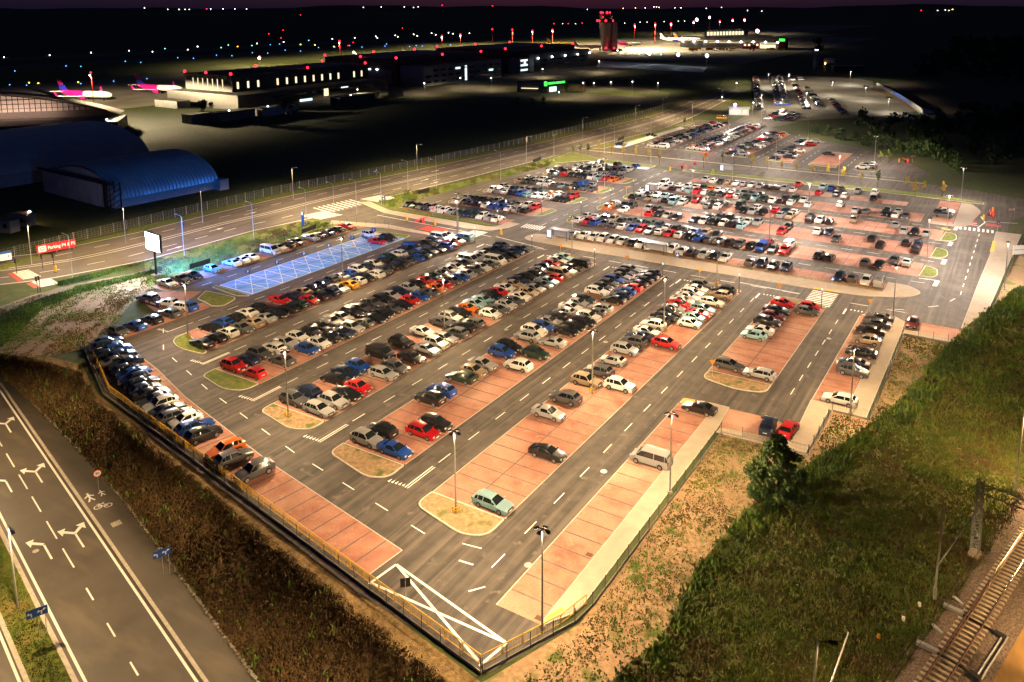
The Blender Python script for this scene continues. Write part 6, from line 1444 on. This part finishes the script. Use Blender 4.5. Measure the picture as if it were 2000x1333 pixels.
o = struct(link('dark_wood', leaf_mesh('dark_wood', cl, 52000, 1.3, 'leafdark')), 'stuff'); o['label'] = 'dark wood beside the far car parks'
far_wood = [(-20,600),(180,560),(700,700),(900,1500),(200,1700),(-40,1200)]
cl = [(p[0],p[1],RNG.uniform(2,10),RNG.uniform(6,12)) for p in sample_poly(far_wood, 900)]
o = struct(link('far_wood', leaf_mesh('far_wood', cl, 24000, 6, 'leafdark')), 'stuff'); o['label'] = 'distant black wood on the right'
for i, (px, py, s, m) in enumerate(((397,235,1.3,0),(565,232,1.2,1),(548,222,.7,2),(1600,100,2.2,0),(1470,102,1.1,1),(1040,205,.5,0),(1062,206,.5,1),(1010,204,.5,0))):
    x, y = G(px, py); t = thing('hangar_tree', 'tree near the airport buildings, %s' % ordinal(i+1), 'tree', (x,y,0), i, 'trees near the airport buildings'); link('trunk', me_bt, t); link('crown', BM[m], t); t.scale = (s,s,s*1.3)

# ------------------------------------------------------------------ billboard, signs, street furniture
t = thing('led_billboard', 'brilliant blue-white LED billboard on a tall post', 'billboard', (-97.0,13.2,0), rad(-6))
mb = MB(); mb.tube([(0,0,0),(0,0,5.4)], [.22,.2], 10); mb.build('post', 'darkmetal', t)
mb = MB(); mb.box((0,0,7.15), (5.4,.5,3.7)); mb.build('cabinet', 'darkmetal', t)
mb = MB(); mb.box((0,-.28,7.15), (5.1,.04,3.4)); mb.build('screen', 'ledboard', t)
mb = MB(); mb.box((0,.28,7.15), (5.1,.04,3.4)); mb.build('assumed_rear_screen', 'ledboardback', t)  # unseen back of the board, assumed to shine blue on the hangars
mb = MB(); mb.box((0,0,.15), (1.6,1.6,.3)); mb.build('footing', 'concrete', t)
def sign(px, py, z, shape, m, label, face=-PI/2, size=.6, zb=0, txt=None, tm='white', post='galv', name='road_sign', w=None, yaw=0):
    x, y = G(px, py, zb+z); t = thing(name, label, 'sign', (x,y,zb), yaw, None)
    mb = MB(); mb.tube([(0,.05,0),(0,.05,z+size*.4)], .035, 6); mb.build('post', post, t)
    mb = MB(); s = size/2
    if shape == 'disc': mb.tube([(0,-.02,z),(0,.01,z)], s, 20)
    elif shape == 'oct': mb.tube([(0,-.02,z),(0,.01,z)], s, 8)
    elif shape == 'tri': mb.add([(-s,-.02,z+s*.8),(s,-.02,z+s*.8),(0,-.02,z-s),(-s,.01,z+s*.8),(s,.01,z+s*.8),(0,.01,z-s)], [(2,1,0),(3,4,5),(0,1,4,3),(1,2,5,4),(2,0,3,5)])
    else: mb.box((0,-.01,z), (w or size,.04,size))
    mb.build('panel', m, t)
    if txt:
        me = text_mesh(txt, size*.75, .008, True); me.materials.append(MT[tm]); o = link('lettering', me, t, (0,-.045,z)); o.rotation_euler = (PI/2,0,0)
    return t
FACE = rad(42)
for i, (px, py) in enumerate(((484,531),(541,513),(594,496),(642,480),(688,465),(730,450))):
    sign(px, py, 2.5, 'sq', 'signblue', 'blue parking sign over the blue bays, %s from the left' % ordinal(i+1), size=.85, txt='P', yaw=FACE, name='parking_sign')
for i, (px, py) in enumerate(((1095,481),(1225,504),(1367,528),(1523,558),(1700,589),(1392,708),(1115,368),(1172,388),(1224,367))):
    sign(px, py, 2.3, 'tri', 'signorange', 'orange-lit triangular give-way sign, %s along the strip ends' % ordinal(i+1), size=.95, yaw=FACE, name='give_way_sign')
for px, py, lab in ((845,406,'red stop sign at the entrance barrier'), (1976,410,'red stop sign at the right-hand exit'), (1783,306,'red stop sign at the far right gate'), (1357,320,'red and white no-entry sign at the rear gate')):
    sign(px, py, 2.3, 'oct', 'signred', lab, size=1.0, yaw=FACE, txt='STOP' if 'stop' in lab else None, name='stop_sign')
for px, py, lab in ((1626,545,'blue crossing sign by the zebra of the middle road'), (1950,436,'blue crossing sign by the right-hand zebra'), (749,388,'blue sign on the verge by the entrance'), (735,332,'blue direction sign by the dual carriageway'), (1323,498,'small blue and white sign on the promenade')):
    t = sign(px, py, 2.1, 'sq', 'signblue', lab, size=.9, yaw=FACE); mb = MB(); mb.add([(-.28,-.05,1.85),(.28,-.05,1.85),(0,-.05,2.4)], [(0,1,2)]); mb.build('pictogram', 'white', t)
t = sign(190, 925, 2.3, 'disc', 'signred', 'round white speed limit sign with red rim reading 50', size=.95, zb=ST_Z, yaw=rad(68)); mb = MB(); mb.tube([(0,-.03,2.3),(0,-.024,2.3)], .37, 20); mb.build('white_face', 'white', t)
me = text_mesh('50', .48, .006, True); me.materials.append(MT['black']); o = link('lettering', me, t, (0,-.05,2.3)); o.rotation_euler = (PI/2,0,0)
for px, py, lab in ((316,1080,'blue lane sign with white arrows beside the cycle path'), (72,1196,'blue lane sign with white arrows on the grass median')):
    t = sign(px, py, 2.9, 'sq', 'signblue', lab, size=.85, w=1.7, zb=ST_Z, yaw=rad(66), name='lane_sign')
    mb = MB(); mb.tube([(.6,.05,0),(.6,.05,2.9)], .035, 6); mb.build('post', 'galv', t); mb = MB()
    for dx, rr in ((-.45,0),(.35,1)):
        mb.add([(dx-.05,-.045,2.6),(dx+.05,-.045,2.6),(dx+.05,-.045,2.95),(dx-.05,-.045,2.95)], [(0,1,2,3)]); mb.add([(dx-.3,-.045,2.95),(dx+.0,-.045,2.85),(dx+.05,-.045,2.95)], [(0,1,2)]); mb.add([(dx-.36,-.045,2.85),(dx-.2,-.045,3.1),(dx-.12,-.045,2.85)], [(0,1,2)])
        if rr: mb.add([(dx,-.045,2.85),(dx+.3,-.045,2.98),(dx-.02,-.045,2.97)], [(0,1,2)]); mb.add([(dx+.2,-.045,2.9),(dx+.4,-.045,3.08),(dx+.12,-.045,3.12)], [(0,1,2)])
    mb.build('arrows', 'white', t)
# red parking hoarding on the far verge and blue direction board
a = np.array(G(73,502)); b = np.array(G(149,487)); L = np.linalg.norm(b-a); rz = math.atan2(*(b-a)[::-1]); c = (a+b)/2
t = thing('parking_hoarding', 'long red hoarding with a white logo square and parking lettering', 'hoarding', (*c,0), rz)
mb = MB(); mb.box((0,0,1.55), (L,.1,1.9)); mb.build('board', 'redbanner', t); mb = MB(); mb.box((-L*.36,-.07,1.55), (1.5,.04,1.3)); mb.build('logo_square', 'white', t)
mb = MB(); mb.tube([(-L*.36,-.10,1.6),(-L*.36,-.11,1.6)], .42, 14); lg = mb.build('logo_mark', 'signred', t); mb = MB(); mb.tube([(-L*.36,-.115,1.64),(-L*.36,-.12,1.64)], .26, 14); mb.build('logo_centre', 'white', t)
me = text_mesh('Parking P4 & P5', 1.05, .01, True); me.materials.append(MT['white']); o = link('lettering', me, t, (L*.13,-.08,1.55)); o.rotation_euler = (PI/2,0,0); o.scale = (min(1, L*.70/max(.1,me.vertices and max(v.co.x for v in me.vertices)*2)),1,1)
for dx in (-.45,0,.45): mb = MB(); mb.bar((L*dx,.1,0), (L*dx,.1,2.4), .1); mb.build('post', 'galv', t)
a = np.array(G(-40,525)); b = np.array(G(24,513)); L = np.linalg.norm(b-a); c = (a+b)/2; t = thing('direction_board', 'blue and white direction board at the left picture edge', 'sign', (*c,0), math.atan2(*(b-a)[::-1]))
mb = MB(); mb.box((0,0,1.7), (L,.1,1.9)); mb.build('board', 'white', t); mb = MB(); mb.box((0,-.06,2.45), (L,.05,.5)); mb.build('blue_band', 'signblue', t); mb = MB(); mb.add([(L*.36,-.08,1.2),(L*.45,-.08,1.55),(L*.36,-.08,1.9),(L*.40,-.08,1.55)], [(0,1,3),(1,2,3)]); mb.build('arrow', 'signblue', t)
mb = MB(); mb.bar((0,.1,0), (0,.1,2.6), .1); mb.build('post', 'galv', t)
# dark banners on the low fences
for px0, px1, py0, py1, lab, m in ((371,411,529,517,'black banner on the fence left of the white saloons','black'), (590,617,459,449,'black banner on the fence by the row behind the blue bays','black'), (817,839,382,375,'black banner on the verge near the entrance','black'), (1041,1057,320,313,'black banner on the verge of the left rear car park','black'), (1207,1219,277,272,'black banner by the far car park verge','black'), (276,311,594,606,'purple banner on the low fence by the white cars','banner')):
    a = np.array(G(px0,py0)); b = np.array(G(px1,py1)); L = np.linalg.norm(b-a); c = (a+b)/2; t = thing('fence_banner', lab, 'banner', (*c,0), math.atan2(*(b-a)[::-1])); mb = MB(); mb.box((0,0,.85), (L,.06,1.1)); mb.build('sheet', m, t)
    for s in (-.48,.48): mb = MB(); mb.bar((L*s,.06,0), (L*s,.06,1.5), .06); mb.build('post', 'postgreen', t)
    if m == 'banner': 
        for dx, w_ in ((-.15,.16),(.18,.3)): mb = MB(); mb.box((L*dx,-.04,.9), (L*w_,.03,.3)); mb.build('pale_mark', 'offwhite', t)
# barriers
def barrier(px, py, label, rz=0, cab=True):
    x, y = G(px, py); t = thing('barrier_gate', label, 'barrier', (x,y,.03), rz)
    mb = MB(); mb.box((0,0,.55), (.45,.4,1.1)); mb.build('cabinet', 'darkmetal', t); mb = MB(); mb.bar((0,.3,1.0), (0,3.4,1.05), .1, .16); mb.build('arm', 'redwhite', t)
    mb = MB(); mb.bar((.3,.3,1.0), (.3,-3.2,1.05), .1, .16); mb.build('arm', 'redwhite', t); mb = MB(); mb.box((.9,0,.7), (.35,.35,1.4)); mb.build('ticket_post', 'redwhite', t)
    mb = MB(); mb.box((0,0,1.2), (.3,.3,.12)); mb.build('signal_lamp', 'redglow', t)
    d_ = bpy.data.lights.new('signal_light', 'POINT'); d_.energy = 260; d_.color = (1,.15,.12); d_.shadow_soft_size = .3; link('signal_light', d_, t, (.4,-.6,1.5))
barrier(822,436,'red entrance barrier on the road from the dual carriageway'); barrier(1932,422,'exit barrier on the right-hand road'); barrier(1332,330,'red-lit barrier at the rear gate of the car park',PI/2); barrier(1768,318,'red-lit barrier at the far right gate',.4); barrier(1378,305,'red-lit barrier of the far car park',PI/2)
for i, (px, py) in enumerate(((795,432),(850,441),(979,460),(1921,431),(1939,416),(109,532),(1309,335),(1756,318))):
    x, y = G(px, py); t = thing('yellow_bollard', 'stout yellow bollard at a barrier or crossing, %s from the left' % ordinal(i+1), 'bollard', (x,y,.02), 0, 'yellow bollards'); mb = MB(); mb.tube([(0,0,0),(0,0,1.3),(0,0,1.5)], [.26,.26,.16], 10); mb.build('shell', 'yellow', t); mb = MB(); mb.tube([(0,0,0),(0,0,.12)], .36, 10); mb.build('base', 'darkmetal', t)
# shelters on the promenade
def shelter(px, py, label, L=4.5, lit=True):
    x, y = G(px, py); t = thing('shelter', label, 'shelter', (x,y,.11))
    for dx in (-L/2,L/2):
        for dy in (0,1.5): mb = MB(); mb.bar((dx,dy,0), (dx,dy,2.4), .1); mb.build('post', 'darkmetal', t)
    mb = MB(); mb.box((0,.75,2.45), (L+.4,1.9,.12)); mb.build('roof', 'galv', t); mb = MB(); mb.box((0,1.5,1.3), (L-.2,.03,1.9)); mb.build('back_pane', 'cladgrey', t)
    mb = MB(); mb.box((0,1.1,.45), (L*.6,.4,.06)); mb.build('bench', 'oldwood', t)
    if lit: mb = MB(); mb.box((-L/2,-.3,1.3), (1.3,.14,2.1)); mb.build('poster_case', 'darkmetal', t); mb = MB(); mb.box((-L/2,-.38,1.35), (1.1,.03,1.8)); mb.build('lit_poster', 'litsign', t)
shelter(1090,470,'glass shelter with a lit poster at the promenade corner'); shelter(1276,497,'glass shelter with pale poster half way along the promenade', 5, False); shelter(1272,377,'lit pay kiosk beside the rear gate road', 2.4); shelter(1420,337,'glass shelter on the rear road near the gate', 3.5)
t = thing('info_totem', 'tall blue-lit totem on the verge by the blue bays', 'totem', (*G(592,442),0)); mb = MB(); mb.box((0,0,1.9), (.7,.25,3.8)); mb.build('body', 'signblue', t); mb = MB(); mb.box((0,-.15,3.3), (.6,.04,.8)); mb.build('lit_head', 'litsign', t)
x, y = G(1990,505); t = thing('notice_board', 'white two-panel notice board at the right picture edge', 'sign', (x,y,0), FACE)
for k in (0,1): mb = MB(); mb.box((0,0,1.4+k*1.1), (3.4,.08,.95)); mb.build('panel', 'white', t)
for dx in (-1.5,1.5): mb = MB(); mb.bar((dx,.1,0), (dx,.1,3), .1); mb.build('post', 'galv', t)
x, y = G(793,680+0, 0); x, y = G(793,1178); t = thing('corner_sign', 'dark two-leaf sign back inside the hatched corner', 'sign', (x,y,0), FACE)
mb = MB(); mb.tube([(0,0,0),(0,0,2.2)], .04, 6); mb.build('post', 'galv', t)
for dx in (-.25,.25): mb = MB(); mb.box((dx,0,2.1), (.42,.05,.9)); mb.build('panel', 'black', t)
# traffic lights at the far-left crossing
for i, (px, py) in enumerate(((74,572),(79,570),(84,527),(33,535),(106,525))):
    x, y = G(px, py); t = thing('traffic_light', 'slim traffic light at the far-left crossing, %s' % ordinal(i+1), 'traffic light', (x,y,0), 0, 'traffic lights at the crossing'); mb = MB(); mb.tube([(0,0,0),(0,0,3.2)], .06, 8); mb.build('post', 'darkmetal', t); mb = MB(); mb.box((0,-.1,2.8), (.3,.25,.9)); mb.build('signal_head', 'black', t)
